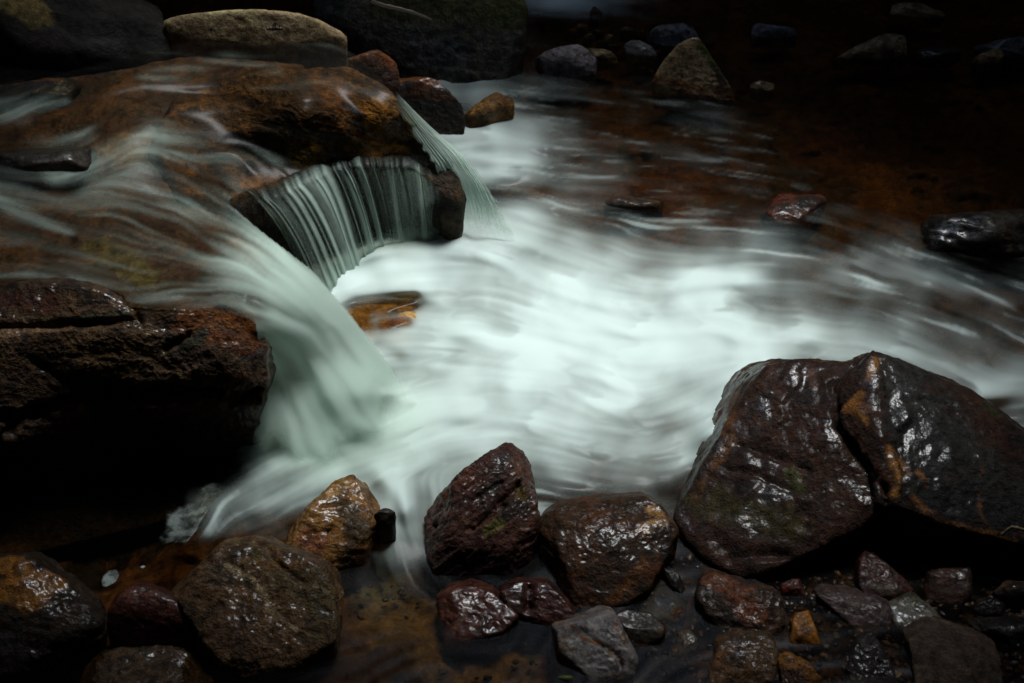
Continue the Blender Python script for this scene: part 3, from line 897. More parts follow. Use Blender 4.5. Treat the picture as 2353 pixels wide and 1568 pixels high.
def ribbon(name, left, right, ns, nt, label, seed, foam_fn, mat):
    def res(a):
        a = np.array([at(*q) for q in a]); u = np.linspace(0, 1, len(a)); t = np.linspace(0, 1, nt)
        q = np.stack([np.interp(t, u, a[:, i]) for i in range(3)], -1)
        for _ in range(40): q[1:-1] = (q[:-2] + 2 * q[1:-1] + q[2:]) / 4
        return q
    A, B = res(left), res(right)
    s, t = np.linspace(0, 1, ns), np.linspace(0, 1, nt)
    V = A[:, None] * (1 - s[None, :, None]) + B[:, None] * s[None, :, None]
    V[..., 2] += .02 * np.sin(s * math.pi)[None]
    foam, cover, off = foam_fn(s, t, np.random.default_rng(seed))
    V[..., 1] -= .003 * off
    v = V.reshape(-1, 3)
    org = v.mean(0); org[2] = v[:, 2].min()
    o = mesh_obj(name, v - org, grid_faces(nt, ns), mat, {"foam": foam.ravel(), "cover": cover.ravel()})
    o.location = org
    return tag(o, label, "waterfall")

ribbon("waterfall", [(900, 238, .33), (950, 312, .27), (1000, 388, .20), (1026, 440, .14), (1034, 500, .07), (1040, 565, .0)],
       [(915, 222, .33), (990, 292, .27), (1080, 368, .20), (1132, 440, .13), (1170, 512, .06), (1200, 590, -.01)],
       120, 220, "smooth white chute sliding down the right flank of the rounded brown boulder", 8, side_foam, M_FALL)

# ------------------------------------------------------------------ ledges and boulders of the upper level
relief("boulder", [(420, 440), (360, 330), (420, 220), (620, 165), (800, 160), (880, 205), (950, 275), (1010, 342), (1032, 398), (1042, 448), (1000, 408), (940, 364), (850, 360), (760, 368), (700, 394), (620, 428), (545, 448), (500, 470)],
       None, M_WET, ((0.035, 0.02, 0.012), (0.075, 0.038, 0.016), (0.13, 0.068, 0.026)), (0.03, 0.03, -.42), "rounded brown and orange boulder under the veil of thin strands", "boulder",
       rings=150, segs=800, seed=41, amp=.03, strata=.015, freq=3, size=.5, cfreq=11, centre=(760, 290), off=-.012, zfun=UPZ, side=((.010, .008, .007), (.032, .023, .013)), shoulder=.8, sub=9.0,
       blotches=[([(860, 250), (900, 310), (850, 335)], 42, (.24, .12, .04), .75), ([(690, 370), (720, 350)], 30, (.30, .16, .045), .7), ([(640, 330), (680, 360)], 40, (.06, .06, .02), .7),
                 ([(780, 260), (760, 200)], 40, (.14, .06, .02), .7), ([(560, 430), (640, 405)], 18, (.25, .12, .05), .7), ([(940, 330), (990, 370)], 22, (.03, .03, .02), .8), ([(720, 280), (660, 250)], 50, (.035, .02, .012), .7),
                 ([(850, 345), (930, 345)], 10, (.34, .17, .06), .8),
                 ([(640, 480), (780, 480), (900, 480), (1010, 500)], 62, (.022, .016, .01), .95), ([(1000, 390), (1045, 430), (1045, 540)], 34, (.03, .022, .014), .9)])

relief("upper_stream_bed", [(-500, 130), (150, 185), (450, 128), (700, 150), (640, 300), (480, 420), (480, 470), (560, 540), (640, 640), (640, 700), (596, 735), (430, 700), (300, 685), (100, 650), (-500, 655)],
       None, M_BED, ((0.035, 0.018, 0.011), (0.07, 0.036, 0.018), (0.022, 0.02, 0.012)), (0.0, 0.0, -.5), kind='structure', rings=110, segs=560, seed=61, amp=.02, freq=4, size=.5,
       off=-.03, zfun=UPZ, centre=(250, 450),
       blotches=[([(270, 350), (400, 330)], 45, (.16, .09, .03), .7), ([(550, 560), (590, 620)], 26, (.20, .075, .03), .8), ([(250, 580), (330, 640)], 50, (.09, .08, .03), .6), ([(520, 640), (570, 640)], 16, (.16, .06, .03), .7)])

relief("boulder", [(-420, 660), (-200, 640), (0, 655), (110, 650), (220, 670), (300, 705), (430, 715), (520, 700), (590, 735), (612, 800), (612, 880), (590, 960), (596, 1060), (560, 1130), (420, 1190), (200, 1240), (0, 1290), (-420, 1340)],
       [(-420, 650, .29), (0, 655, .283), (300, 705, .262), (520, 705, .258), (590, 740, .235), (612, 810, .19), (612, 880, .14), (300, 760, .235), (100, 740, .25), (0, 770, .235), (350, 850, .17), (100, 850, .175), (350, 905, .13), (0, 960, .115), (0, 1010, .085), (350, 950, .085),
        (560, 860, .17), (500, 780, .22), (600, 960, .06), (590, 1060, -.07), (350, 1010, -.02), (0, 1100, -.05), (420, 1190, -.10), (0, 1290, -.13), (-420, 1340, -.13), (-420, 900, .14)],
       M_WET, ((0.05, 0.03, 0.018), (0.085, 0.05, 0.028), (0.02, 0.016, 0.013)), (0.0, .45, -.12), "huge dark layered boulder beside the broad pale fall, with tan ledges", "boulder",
       rings=190, segs=900, sub=-.02, seed=51, amp=.012, freq=4, strata=.008, size=.55, cfreq=8, centre=(180, 930), sdir=(.05, .45, .9),
       cracks=[([(0, 752), (120, 748), (200, 745), (300, 735)], 9, .016), ([(0, 955), (80, 945), (200, 910), (400, 885)], 12, .03), ([(0, 1010), (60, 960), (240, 925), (420, 900), (590, 905)], 16, .035), ([(380, 800), (430, 770)], 8, .02), ([(80, 830), (140, 870), (200, 900)], 8, .012),
               ([(320, 740), (300, 690)], 9, .02)],
       blotches=[([(0, 770), (60, 750), (130, 748)], 16, (.22, .14, .08), .85), ([(190, 790), (270, 830), (330, 800)], 40, (.13, .08, .04), .7), ([(120, 925), (230, 905), (380, 885)], 9, (.24, .16, .10), .8), ([(0, 965), (100, 940), (200, 938)], 12, (.20, .13, .08), .8),
                 ([(430, 730), (560, 740)], 34, (.15, .055, .02), .8), ([(500, 770), (570, 790)], 24, (.12, .04, .016), .7), ([(20, 690), (110, 700)], 30, (.06, .02, .012), .7), ([(0, 735), (150, 735), (290, 725)], 9, (.05, .065, .03), .6), ([(470, 760), (420, 800)], 14, (.03, .035, .02), .7),
                 ([(0, 1060), (300, 1000), (560, 980)], 70, (.026, .019, .015), .8), ([(0, 1180), (300, 1130), (560, 1080)], 110, (.02, .015, .012), .85)])  # dark colour over the undercut stands in for its shade

# rocks behind the fall
rock("slab", [(372, 46), (476, 23), (529, 20), (609, 17), (703, 32), (760, 61), (800, 80), (757, 96), (666, 101), (590, 97), (514, 93), (438, 86), (385, 74)], "pale tan flat slab behind the upper stream with a twig on it", "rock",
     pal=((.29, .22, .135), (.23, .17, .10), (.17, .125, .07)), mat=M_DRY, zb=.386, top=.47, amp=.008, cuts=0, sink=.2, back=.3, p=40, seed=3, inner=[(560, 70, .43), (680, 80, .42), (540, 40, .455)], blotches=[([(476, 26), (560, 30), (610, 62)], 12, (.36, .31, .18), .7), ((430, 60), 40, (.17, .13, .08), .6)])
rock("rock", [(690, 112), (760, 96), (812, 82), (860, 104), (895, 126), (916, 146), (918, 205), (880, 228), (820, 190), (760, 150)], "rust coloured angular rock beside the pale slab", "rock", pal=RUST, zb=.24, top=.44, inner=[(800, 128, .39), (880, 142, .37), (850, 180, .31)], sink=.3, seed=14, blotches=[([(840, 170), (900, 190)], 40, (.02, .013, .01), .8)])
rock("boulder", [(852, 220), (880, 160), (916, 158), (1003, 173), (1020, 190), (1045, 222), (1061, 243), (1068, 275), (1064, 303), (1018, 329), (969, 310), (908, 280)], "dark round boulder with a rusty top right of the brown boulder", "boulder",
     pal=BLACK, zb=.02, top=.31, level=6, seed=23, inner=[(960, 205, .27), (1030, 225, .235), (930, 210, .28), (1000, 260, .13)], blotches=[([(920, 172), (1000, 186)], 17, (.16, .06, .022), .85), ([(940, 210), (1030, 225)], 12, (.10, .04, .018), .6)])
rock("rock", [(1064, 262), (1100, 232), (1139, 211), (1181, 226), (1180, 240), (1158, 250), (1113, 285), (1067, 302)], "small ochre rock washed by white water below the mossy boulder", "rock", pal=OCHRE, top=.11, zb=.02, seed=31, blotches=[([(1080, 285), (1120, 270)], 16, (.03, .018, .012), .8)])
rock("boulder", [(700, -60), (760, 40), (800, 78), (850, 90), (930, 150), (1020, 190), (1160, 190), (1195, 120), (1218, 60), (1215, -80)], "massive dark mossy boulder at the back with a thin root across it", "boulder",
     pal=((.035, .035, .03), (.06, .056, .045), (.018, .02, .015)), zb=.05, top=.62, level=6, strata=.012, amp=.02, seed=37, back=.8, sink=.2, p=20, inner=[(900, 30, .5), (1080, 40, .5), (1000, 100, .3), (1180, 50, .42)],
     blotches=[([(900, 10), (1080, 20), (1190, 20)], 42, (.05, .05, .02), .8), ([(1150, 40), (1200, 30)], 30, (.035, .042, .012), .8), ([(1020, 130), (960, 90)], 40, (.05, .055, .06), .5)])
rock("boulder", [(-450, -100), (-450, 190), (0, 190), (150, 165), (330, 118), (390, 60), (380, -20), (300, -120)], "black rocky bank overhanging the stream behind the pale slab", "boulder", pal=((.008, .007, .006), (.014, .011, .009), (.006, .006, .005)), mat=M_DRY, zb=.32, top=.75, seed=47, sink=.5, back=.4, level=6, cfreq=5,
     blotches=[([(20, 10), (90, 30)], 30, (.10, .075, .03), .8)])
rock("rock", [(-60, 215), (0, 200), (100, 182), (150, 180), (170, 200), (150, 225), (60, 240), (-60, 260)], "low dark rock breaking the upper stream near the black bank", "rock", pal=BLACK, zb=.33, top=.385, seed=53, blotches=[([(40, 196), (140, 184)], 6, (.12, .05, .02), .8)])
rock("rock", [(-60, 370), (0, 350), (120, 340), (195, 345), (215, 365), (190, 395), (60, 410), (-60, 420)], "dark wet rock just above the foam streak of the upper stream", "rock", pal=BLACK, zb=.30, top=.355, mat=M_GLOSS, seed=59)

# far right-hand stones
rock("rock", [(1232, 135), (1252, 118), (1285, 108), (1330, 101), (1360, 122), (1390, 150), (1386, 176), (1312, 181), (1267, 171), (1246, 155)], "grey rounded rock with wet glints at the dark water's edge", "rock", pal=((.15, .135, .14), (.21, .19, .19), (.08, .06, .055)), seed=61, top=.15, strata=.02)
rock("rock", [(1345, 112), (1380, 112), (1415, 120), (1420, 136), (1390, 142), (1355, 132)], "low tan rock lying against the grey rounded rock", "rock", pal=TAN, seed=62)
rock("rock", [(1500, 182), (1520, 145), (1558, 100), (1590, 84), (1618, 88), (1628, 112), (1646, 165), (1680, 205), (1692, 238), (1625, 214), (1560, 196)], "upright pointed tan rock with moss along its right edge", "rock", pal=TAN, level=6, seed=63, top=.27, zb=.03, cuts=1,
     inner=[(1590, 150, .17), (1610, 195, .08), (1640, 170, .10)], blotches=[([(1622, 95), (1630, 130), (1642, 150)], 12, (.05, .06, .018), .9), ([(1510, 182), (1610, 210)], 12, (.12, .05, .02), .8), ([(1660, 205), (1685, 230)], 16, (.09, .035, .015), .9), ([(1645, 155), (1660, 190)], 9, (.02, .018, .015), .8)])
rock("rock", [(1486, 66), (1520, 52), (1560, 46), (1600, 54), (1606, 80), (1590, 112), (1540, 112), (1496, 104)], "bluish grey block behind the pointed tan rock", "rock", pal=GREY, seed=64, top=.2)
rock("rock", [(1724, 68), (1741, 52), (1782, 51), (1845, 66), (1840, 78), (1796, 92), (1724, 82)], "flat bluish grey rock alone in the dark water", "rock", pal=GREY, seed=65, top=.14)
rock("rock", [(1908, 138), (1972, 104), (2025, 80), (2060, 73), (2080, 86), (2084, 130), (2058, 136), (1955, 142)], "wedge shaped tan rock rising from left to right", "rock", pal=TAN, level=6, seed=66, top=.18, zb=.04, cuts=1, blotches=[([(1960, 136), (2075, 130)], 10, (.03, .022, .015), .8)])
rock("rock", [(2042, 18), (2070, 6), (2120, 8), (2185, 30), (2170, 44), (2110, 42)], "dim tan rock at the back beyond the wedge shaped rock", "rock", pal=TAN, seed=67, top=.15)
rock("rock", [(2084, 132), (2120, 118), (2180, 108), (2212, 112), (2205, 124), (2140, 136)], "low black rock right of the wedge shaped rock", "rock", pal=BLACK, seed=68)
rock("rock", [(2232, 146), (2250, 124), (2280, 114), (2308, 114), (2304, 132), (2258, 154)], "small ochre rock near the right edge of the dark water", "rock", pal=((.2, .13, .06), (.14, .08, .04), (.07, .045, .025)), seed=69)
rock("rock", [(2250, 112), (2300, 90), (2400, 76), (2400, 140), (2310, 134)], "dark grey rock behind the small ochre rock", "rock", pal=((.05, .05, .05), (.07, .065, .06), (.03, .028, .025)), seed=70)
rock("rock", [(1726, 190), (1742, 184), (1764, 190), (1779, 192), (1776, 214), (1760, 216), (1738, 206)], "tiny pale stone poking out right of the pointed tan rock", "stone", pal=TAN, seed=71)
rock("rock", [(1742, 502), (1768, 466), (1800, 444), (1850, 440), (1904, 462), (1880, 486), (1840, 512), (1790, 516)], "reddish rock washed over where the dark water turns white", "rock", pal=((.12, .034, .018), (.07, .024, .014), (.03, .018, .012)), seed=72, top=.028, blotches=[([(1850, 470), (1890, 470)], 20, (.02, .015, .012), .8)])
rock("rock", [(1380, 470), (1420, 456), (1470, 458), (1526, 464), (1530, 476), (1470, 482), (1410, 480)], "thin dark ridge of rock in the brown ripples", "rock", pal=BROWN, seed=73, top=.035)
rock("rock", [(2140, 545), (2170, 505), (2230, 500), (2300, 502), (2440, 490), (2440, 590), (2330, 580), (2210, 572)], "black glistening rock shelf at the right edge", "rock", pal=BLACK, mat=M_GLOSS, seed=74, top=.055, strata=.05, amp=.05)
rock("rock", [(1355, 24), (1362, 14), (1374, 14), (1382, 28), (1376, 44), (1360, 44)], "small dark stone standing in the far white rapid", "stone", pal=((.05, .025, .018), (.07, .03, .02), (.03, .02, .015)), seed=75)
rock("rock", [(1436, 100), (1450, 90), (1478, 94), (1500, 104), (1510, 130), (1480, 136), (1444, 128)], "small grey block close against the left of the pointed tan rock", "rock", pal=((.15, .14, .13), (.2, .18, .16), (.1, .08, .06)), seed=76)
for i, (x, y, r, c) in enumerate([(1312, 72, 9, 'r'), (1336, 62, 12, 'd'), (1352, 84, 9, 't'), (1384, 96, 10, 'd'), (1400, 86, 9, 't'), (1416, 104, 8, 'r'), (1428, 120, 7, 'r'), (1372, 74, 8, 'd'), (1510, 118, 7, 'r'), (1440, 70, 12, 'd'), (1470, 74, 9, 'd')]):
    pal = {'r': RUST, 'd': BROWN, 't': TAN}[c]
    rock("pebble", [(x + r * 1.5 * math.cos(a), y + r * .8 * math.sin(a)) for a in np.linspace(0, 6.28, 8)[:-1]], "small stone in the heap between the grey rock and the far rapid", "stone", pal=pal, level=4, seed=80 + i, group="stones heaped by the grey rock")

# the rock the pool washes over beside the main fall
rock("rock", [(770, 715, -.012), (830, 682, -.012), (960, 668, -.018), (985, 700, -.02), (960, 740, -.016), (930, 780, -.014), (930, 820, -.016), (860, 805, -.012), (800, 755, -.012)], "tan submerged rock showing through the white pool beside the broad fall", "rock", pal=((.36, .24, .11), (.27, .165, .075), (.14, .08, .04)), zb=-.07, top=-.01, mat=M_BED, seed=91, amp=.01, cuts=0, blotches=[([(880, 748), (935, 735)], 10, (.28, .11, .04), .9), ([(860, 790), (910, 810)], 22, (.03, .025, .02), .9)])

# ------------------------------------------------------------------ the big boulder at right
def Q3(pts):
    return [(1419.5 + x * .39675, 770.5 + y * .39675, -.05 + (z + .05) * .62) for x, y, z in pts]
def big_boulder():
    zb = -.06
    left = Q3([(870, 180, .235), (1080, 150, .245), (1385, 165, .25), (740, 330, .19), (660, 500, .14), (655, 640, .105), (540, 840, .06), (430, 1000, .02), (330, 1040, .005), (480, 1280, -.03), (720, 1400, -.045),
               (960, 1320, -.01), (1190, 1110, .045), (1430, 1090, .06), (1530, 975, .10), (1270, 500, .20), (1360, 260, .25), (1060, 800, .115)])
    right = Q3([(1489, 92, .31), (1440, 350, .265), (1470, 480, .245), (1560, 620, .215), (1640, 860, .165), (1560, 965, .13), (1600, 190, .275), (1860, 280, .245), (2050, 345, .215), (2150, 420, .19), (2240, 520, .16), (2500, 760, .10), (2900, 1000, .03),
                (1700, 945, .135), (1870, 1085, .10), (2150, 1130, .08), (2351, 1210, .05), (2800, 1300, .0), (2000, 700, .19)])
    def solid(h, push):
        P = np.array([at(*q) for q in h])
        lo = P.copy(); lo[:, 2] = zb - .06; lo[:, 1] += .06
        lo[:, :2] = P[:, :2].mean(0) + (lo[:, :2] - P[:, :2].mean(0)) * .93
        bk = P[P[:, 2] > .08].copy(); bk[:, 1] += push; bk[:, 2] = .02
        return np.vstack([P, lo, bk])
    ridge = Q3([(1487, 84, .32), (1300, 285, .262), (1265, 430, .225), (1290, 520, .20), (1430, 700, .165), (1540, 900, .125), (1440, 350, .268), (1470, 480, .25), (1560, 620, .22), (1650, 860, .17), (1600, 960, .13)])
    A, B, D = solid(left, .16), solid(right, .18), solid(ridge, .14)
    v, f = star([A, B, D], 7, 90, 0, 101)
    L = lambda l: [(1419.5 + x * .39675, 770.5 + y * .39675) for x, y in l]
    v, loc = rough_up(v, f, 101, .010, 4.5, .012, [(L([(1262, 430), (1275, 530), (1400, 690), (1540, 890), (1545, 965)]), 8, .03), (L([(1270, 420), (1240, 300), (1380, 180)]), 8, .012), (L([(440, 1240), (620, 1300), (740, 1380)]), 8, .012),
                                                       (L([(560, 1180), (680, 1270), (960, 1260)]), 10, .014), (L([(700, 640), (900, 700), (1100, 780)]), 8, .008), (L([(640, 780), (800, 820), (1000, 900)]), 8, .008)], .62, (.35, -.5, .8))
    col = paint(v, ((.026, .013, .009), (.046, .021, .013), (.016, .013, .011)), 101, [
        (L([(1700, 300), (1900, 600), (2100, 900), (2400, 1000)]), 230 * .4, (.030, .031, .028), .8), (L([(1600, 500), (1800, 900), (2000, 1000)]), 130 * .4, (.018, .018, .016), .8),
        (L([(1480, 130), (1450, 300), (1330, 420), (1420, 480), (1530, 620), (1620, 800), (1600, 930)]), 10, (.36, .17, .055), .75), (L([(1450, 300), (1400, 400)]), 9, (.16, .07, .025), .7), (L([(1560, 640), (1650, 760)]), 7, (.30, .13, .04), .6), (L([(1600, 700), (1680, 800)]), 5, (.2, .09, .03), .6), (L([(1340, 430), (1440, 430)]), 18, (.15, .065, .024), .75),
        (L([(1340, 570), (1480, 740), (1560, 880)]), 18, (.05, .016, .009), .9), (L([(1700, 945), (1800, 1030), (1870, 1085), (2000, 1110), (2300, 1190)]), 9, (.20, .09, .035), .8),
        (L([(2110, 740), (2090, 920), (2090, 1040), (2150, 1125)]), 4, (.22, .09, .03), .85), (L([(1740, 800), (1770, 870)]), 8, (.2, .085, .03), .7),
        (L([(700, 330), (640, 520), (650, 620), (460, 960)]), 14, (.10, .045, .018), .8), (L([(1000, 800), (1050, 880)]), 16, (.06, .06, .02), .8), (L([(500, 960), (700, 1000), (1000, 1100)]), 40, (.05, .042, .014), .6),
        (L([(1120, 200), (1130, 280)]), 12, (.09, .042, .02), .7), (L([(2120, 420), (2200, 480)]), 14, (.03, .04, .015), .8)], loc, 8)
    org = np.array([v[:, 0].mean(), v[:, 1].mean(), zb])
    o = mesh_obj("boulder", v - org, f, M_WET, colors=col); o.location = org
    tag(o, "big wet boulder at right with an orange ridge between two dark faces", "boulder")
big_boulder()

# ------------------------------------------------------------------ the front row of stones, left to right
rock("rock", [(-90, 1290), (0, 1262), (42, 1270), (78, 1303), (125, 1333), (132, 1362), (190, 1402), (218, 1455), (150, 1530), (-90, 1560)], "knobbly orange topped rock at the left edge", "rock", pal=((.02, .014, .01), (.035, .022, .014), (.012, .01, .009)), top=.09, zb=-.12, level=6, amp=.03, seed=111, strata=.02,
     inner=[(40, 1300, .085), (115, 1370, .05), (0, 1400, .04), (100, 1440, -.02)], blotches=[([(0, 1290), (60, 1310), (110, 1345), (60, 1375), (0, 1360)], 34, (.22, .10, .03), .9)])
rock("rock", [(236, 1400), (262, 1355), (303, 1333), (348, 1336), (386, 1360), (430, 1386), (460, 1420), (455, 1455), (379, 1494), (276, 1500), (238, 1462)], "smooth dark red rounded stone with a bright wet highlight", "stone", pal=RED, mat=M_GLOSS, top=.07, zb=-.12, level=6, amp=.008, p=12, cuts=1, seed=112, inner=[(330, 1400, .045), (400, 1395, .04), (300, 1370, .065)])
rock("boulder", [(378, 1335), (392, 1298), (430, 1262), (520, 1236), (562, 1228), (602, 1254), (650, 1290), (700, 1284), (745, 1308), (762, 1350), (772, 1420), (766, 1492), (700, 1530), (640, 1535), (560, 1552), (498, 1512), (450, 1440), (405, 1375)],
     "large brown rough stone with a pale vein, in the left foreground", "boulder", pal=((.09, .052, .028), (.15, .088, .045), (.045, .032, .022)), level=7, amp=.018, strata=.018, seed=113, top=.10, zb=-.13, p=90, cuts=10, sdir=(-.3, -.4, .85),
     inner=[(500, 1330, .06), (560, 1262, .095), (640, 1330, .055), (600, 1420, .005), (700, 1400, .0), (480, 1420, -.01)],
     cracks=[([(590, 1250), (640, 1300), (700, 1340)], 9, .010)],
     blotches=[([(520, 1300), (580, 1330), (620, 1390), (680, 1450)], 9, (.30, .22, .13), .8), ([(440, 1270), (540, 1245)], 20, (.18, .11, .045), .7), ([(560, 1250), (600, 1290)], 14, (.05, .045, .02), .7), ([(640, 1320), (740, 1360), (750, 1450)], 44, (.07, .055, .028), .7), ([(600, 1300), (690, 1300)], 12, (.17, .085, .03), .7), ([(560, 1480), (640, 1500)], 40, (.10, .058, .034), .6)])
rock("rock", [(808, 1089), (840, 1108), (871, 1138), (866, 1170), (852, 1207), (834, 1248), (817, 1312), (767, 1336), (727, 1316), (645, 1268), (652, 1230), (667, 1200), (729, 1162), (750, 1124), (781, 1097)], "knobbly orange and ochre rock in the white water left of centre", "rock",
     pal=((.24, .125, .045), (.17, .08, .03), (.07, .04, .02)), level=6, amp=.022, strata=.02, seed=114, top=.105, zb=-.085, inner=[(810, 1125, .09), (790, 1165, .075), (740, 1210, .04), (815, 1200, .03), (690, 1255, -.02)], cuts=9,
     cracks=[([(740, 1168), (790, 1160), (850, 1150)], 7, .009), ([(700, 1230), (760, 1220), (770, 1200)], 6, .007)],
     blotches=[([(800, 1170), (830, 1210), (800, 1300)], 30, (.04, .03, .018), .85), ([(820, 1130), (860, 1140)], 14, (.05, .035, .02), .8), ([(700, 1240), (740, 1240)], 26, (.22, .08, .045), .7), ([(745, 1140), (790, 1110)], 12, (.34, .2, .08), .8)])
rock("stone", [(861, 1176), (872, 1168), (895, 1168), (906, 1176), (907, 1212), (899, 1223), (868, 1223), (861, 1212)], "small black block of stone between the orange rock and the central rock", "stone", pal=BLACK, mat=M_GLOSS, seed=115, top=.022, zb=-.014, level=5, cuts=3)
rock("boulder", [(1135, 1032), (1165, 1018), (1197, 1027), (1214, 1060), (1217, 1110), (1226, 1160), (1238, 1205), (1226, 1275), (1190, 1322), (1120, 1344), (1050, 1326), (1000, 1294), (974, 1228), (974, 1180), (1020, 1120), (1075, 1072)],
     "upright dark red ridged rock at the centre of the front row", "boulder", pal=((.05, .022, .016), (.085, .038, .026), (.025, .022, .018)), level=7, amp=.014, strata=.028, seed=116, top=.16, zb=-.085, cuts=8, sdir=(-.62, .2, .75), p=90,
     inner=[(1160, 1060, .145), (1200, 1090, .125), (1100, 1130, .10), (1050, 1200, .045), (1190, 1180, .075), (1110, 1230, .03), (1200, 1230, .02), (1030, 1240, -.005)],
     cracks=[([(1000, 1210), (1090, 1215), (1140, 1165), (1190, 1120)], 8, .014), ([(1090, 1150), (1150, 1110)], 6, .007), ([(1120, 1200), (1160, 1160)], 6, .012)],
     blotches=[([(1120, 1220), (1150, 1200)], 14, (.09, .085, .025), .8), ([(1190, 1120), (1205, 1140)], 10, (.12, .08, .02), .7), ([(1000, 1180), (1080, 1100)], 26, (.11, .045, .03), .7), ([(1160, 1050), (1130, 1130)], 18, (.04, .038, .034), .7), ([(1060, 1290), (1180, 1290)], 44, (.035, .014, .01), .8)])
rock("boulder", [(1240, 1225), (1252, 1186), (1290, 1160), (1400, 1145), (1480, 1140), (1515, 1158), (1532, 1184), (1559, 1218), (1543, 1250), (1502, 1300), (1492, 1348), (1440, 1384), (1332, 1408), (1290, 1368), (1240, 1322)],
     "speckled rust brown rock with a sharp edge and a tan chipped corner", "boulder", pal=((.075, .03, .014), (.05, .026, .014), (.028, .02, .012)), level=7, amp=.010, seed=117, top=.085, zb=-.095, cuts=3, p=90, strata=.008,
     inner=[(1522, 1180, .082), (1460, 1225, .072), (1400, 1262, .055), (1320, 1318, .01), (1295, 1355, -.02), (1500, 1230, .055), (1440, 1370, -.05)],
     blotches=[([(1500, 1170), (1515, 1195), (1480, 1210)], 15, (.30, .16, .06), .95), ([(1500, 1205), (1400, 1265), (1320, 1320), (1295, 1360)], 4, (.25, .18, .11), .8), ([(1380, 1320), (1450, 1280), (1420, 1350)], 50, (.035, .025, .018), .7), ([(1480, 1290), (1400, 1390)], 14, (.15, .06, .02), .7), ([(1520, 1230), (1530, 1270)], 22, (.02, .014, .01), .8)])
rock("rock", [(1005, 1378), (1030, 1358), (1085, 1344), (1133, 1364), (1156, 1389), (1188, 1417), (1156, 1447), (1106, 1462), (1044, 1492), (1022, 1476), (1022, 1400)], "dark red two faced stone below the central rock", "rock", pal=RED, mat=M_GLOSS, level=6, seed=118, top=-.01, zb=-.10, cuts=1, amp=.012, inner=[(1100, 1375, -.015), (1045, 1440, -.055), (1120, 1410, -.035)], blotches=[([(1085, 1370), (1060, 1420), (1035, 1460)], 9, (.13, .075, .055), .7)])
rock("rock", [(1150, 1358), (1188, 1338), (1257, 1338), (1283, 1362), (1321, 1417), (1296, 1440), (1271, 1453), (1230, 1420), (1200, 1400), (1166, 1396)], "arched dark red stone between the two faced stone and the slate", "rock", pal=RED, mat=M_GLOSS, level=6, seed=119, top=.0, zb=-.10, cuts=2, inner=[(1230, 1365, -.01), (1280, 1400, -.03)], cracks=[([(1215, 1342), (1212, 1400)], 9, .02)])
rock("slab", [(1249, 1464), (1305, 1437), (1385, 1407), (1413, 1416), (1430, 1450), (1445, 1489), (1464, 1522), (1456, 1553), (1374, 1572), (1326, 1563), (1303, 1536), (1256, 1502)], "pale blue grey slate with rusty veins in the front row", "rock", pal=((.13, .115, .11), (.17, .15, .14), (.10, .065, .04)), mat=M_GLOSS, level=6, seed=120, top=.0, zb=-.10, cuts=4, p=90, amp=.010,
     inner=[(1390, 1425, -.008), (1425, 1520, -.055), (1300, 1460, -.02), (1330, 1545, -.075)], cracks=[([(1335, 1445), (1370, 1475), (1410, 1500), (1430, 1530)], 5, .006), ([(1425, 1555), (1420, 1500)], 4, .006)],
     blotches=[([(1315, 1440), (1340, 1465), (1380, 1480), (1412, 1500), (1430, 1520)], 5, (.18, .07, .025), .85), ([(1400, 1412), (1440, 1490), (1450, 1520)], 7, (.17, .08, .03), .7), ([(1256, 1500), (1330, 1560)], 8, (.15, .06, .025), .7)])
rock("rock", [(1412, 1411), (1440, 1402), (1470, 1406), (1497, 1410), (1529, 1444), (1518, 1464), (1468, 1500), (1452, 1488), (1430, 1440)], "black stone with a bluish flat face and orange lower edge beside the slate", "rock", pal=BLACK, mat=M_GLOSS, level=5, seed=121, top=-.005, zb=-.10, cuts=1, inner=[(1495, 1430, -.02), (1450, 1440, -.02)], blotches=[([(1522, 1448), (1472, 1485)], 5, (.2, .09, .03), .8), ((1435, 1415), 16, (.07, .045, .045), .8)])
rock("rock", [(1598, 1306), (1620, 1298), (1654, 1312), (1715, 1334), (1775, 1357), (1797, 1378), (1808, 1480), (1785, 1496), (1740, 1480), (1682, 1464), (1622, 1404), (1602, 1371)], "rough rust and black block below the big boulder", "rock", pal=((.03, .024, .019), (.06, .032, .02), (.016, .015, .014)), level=6, amp=.03, seed=122, top=.0, zb=-.09, strata=.02, inner=[(1680, 1370, -.01), (1760, 1400, -.02), (1720, 1430, -.045)], blotches=[([(1640, 1330), (1700, 1370), (1730, 1420)], 30, (.16, .058, .03), .75)])
rock("rock", [(1652, 1482), (1689, 1460), (1772, 1460), (1794, 1510), (1787, 1556), (1689, 1600), (1622, 1576), (1645, 1515)], "flat brown angular stone at the bottom edge under the rust block", "rock", pal=((.08, .045, .024), (.11, .06, .03), (.04, .027, .018)), level=6, seed=123, top=-.03, zb=-.10, cuts=2, strata=.015, blotches=[([(1660, 1485), (1640, 1540)], 8, (.16, .07, .03), .8)])
rock("rock", [(1787, 1516), (1813, 1503), (1861, 1528), (1892, 1572), (1860, 1610), (1806, 1606)], "bright orange and black stone at the bottom edge", "rock", pal=((.24, .11, .035), (.08, .035, .015), (.03, .018, .012)), level=6, seed=124, top=-.035, zb=-.10, strata=.03, sdir=(.8, .2, .4))
rock("stone", [(1820, 1427), (1832, 1406), (1858, 1402), (1869, 1434), (1884, 1480), (1860, 1494), (1827, 1496), (1815, 1473)], "small bright orange cube shaped stone in the puddle", "stone", pal=((.24, .10, .025), (.19, .075, .02), (.11, .05, .02)), level=5, seed=125, top=-.02, zb=-.085, mat=M_GLOSS, cuts=1, inner=[(1838, 1458, -.035), (1872, 1460, -.04), (1850, 1420, -.022)])
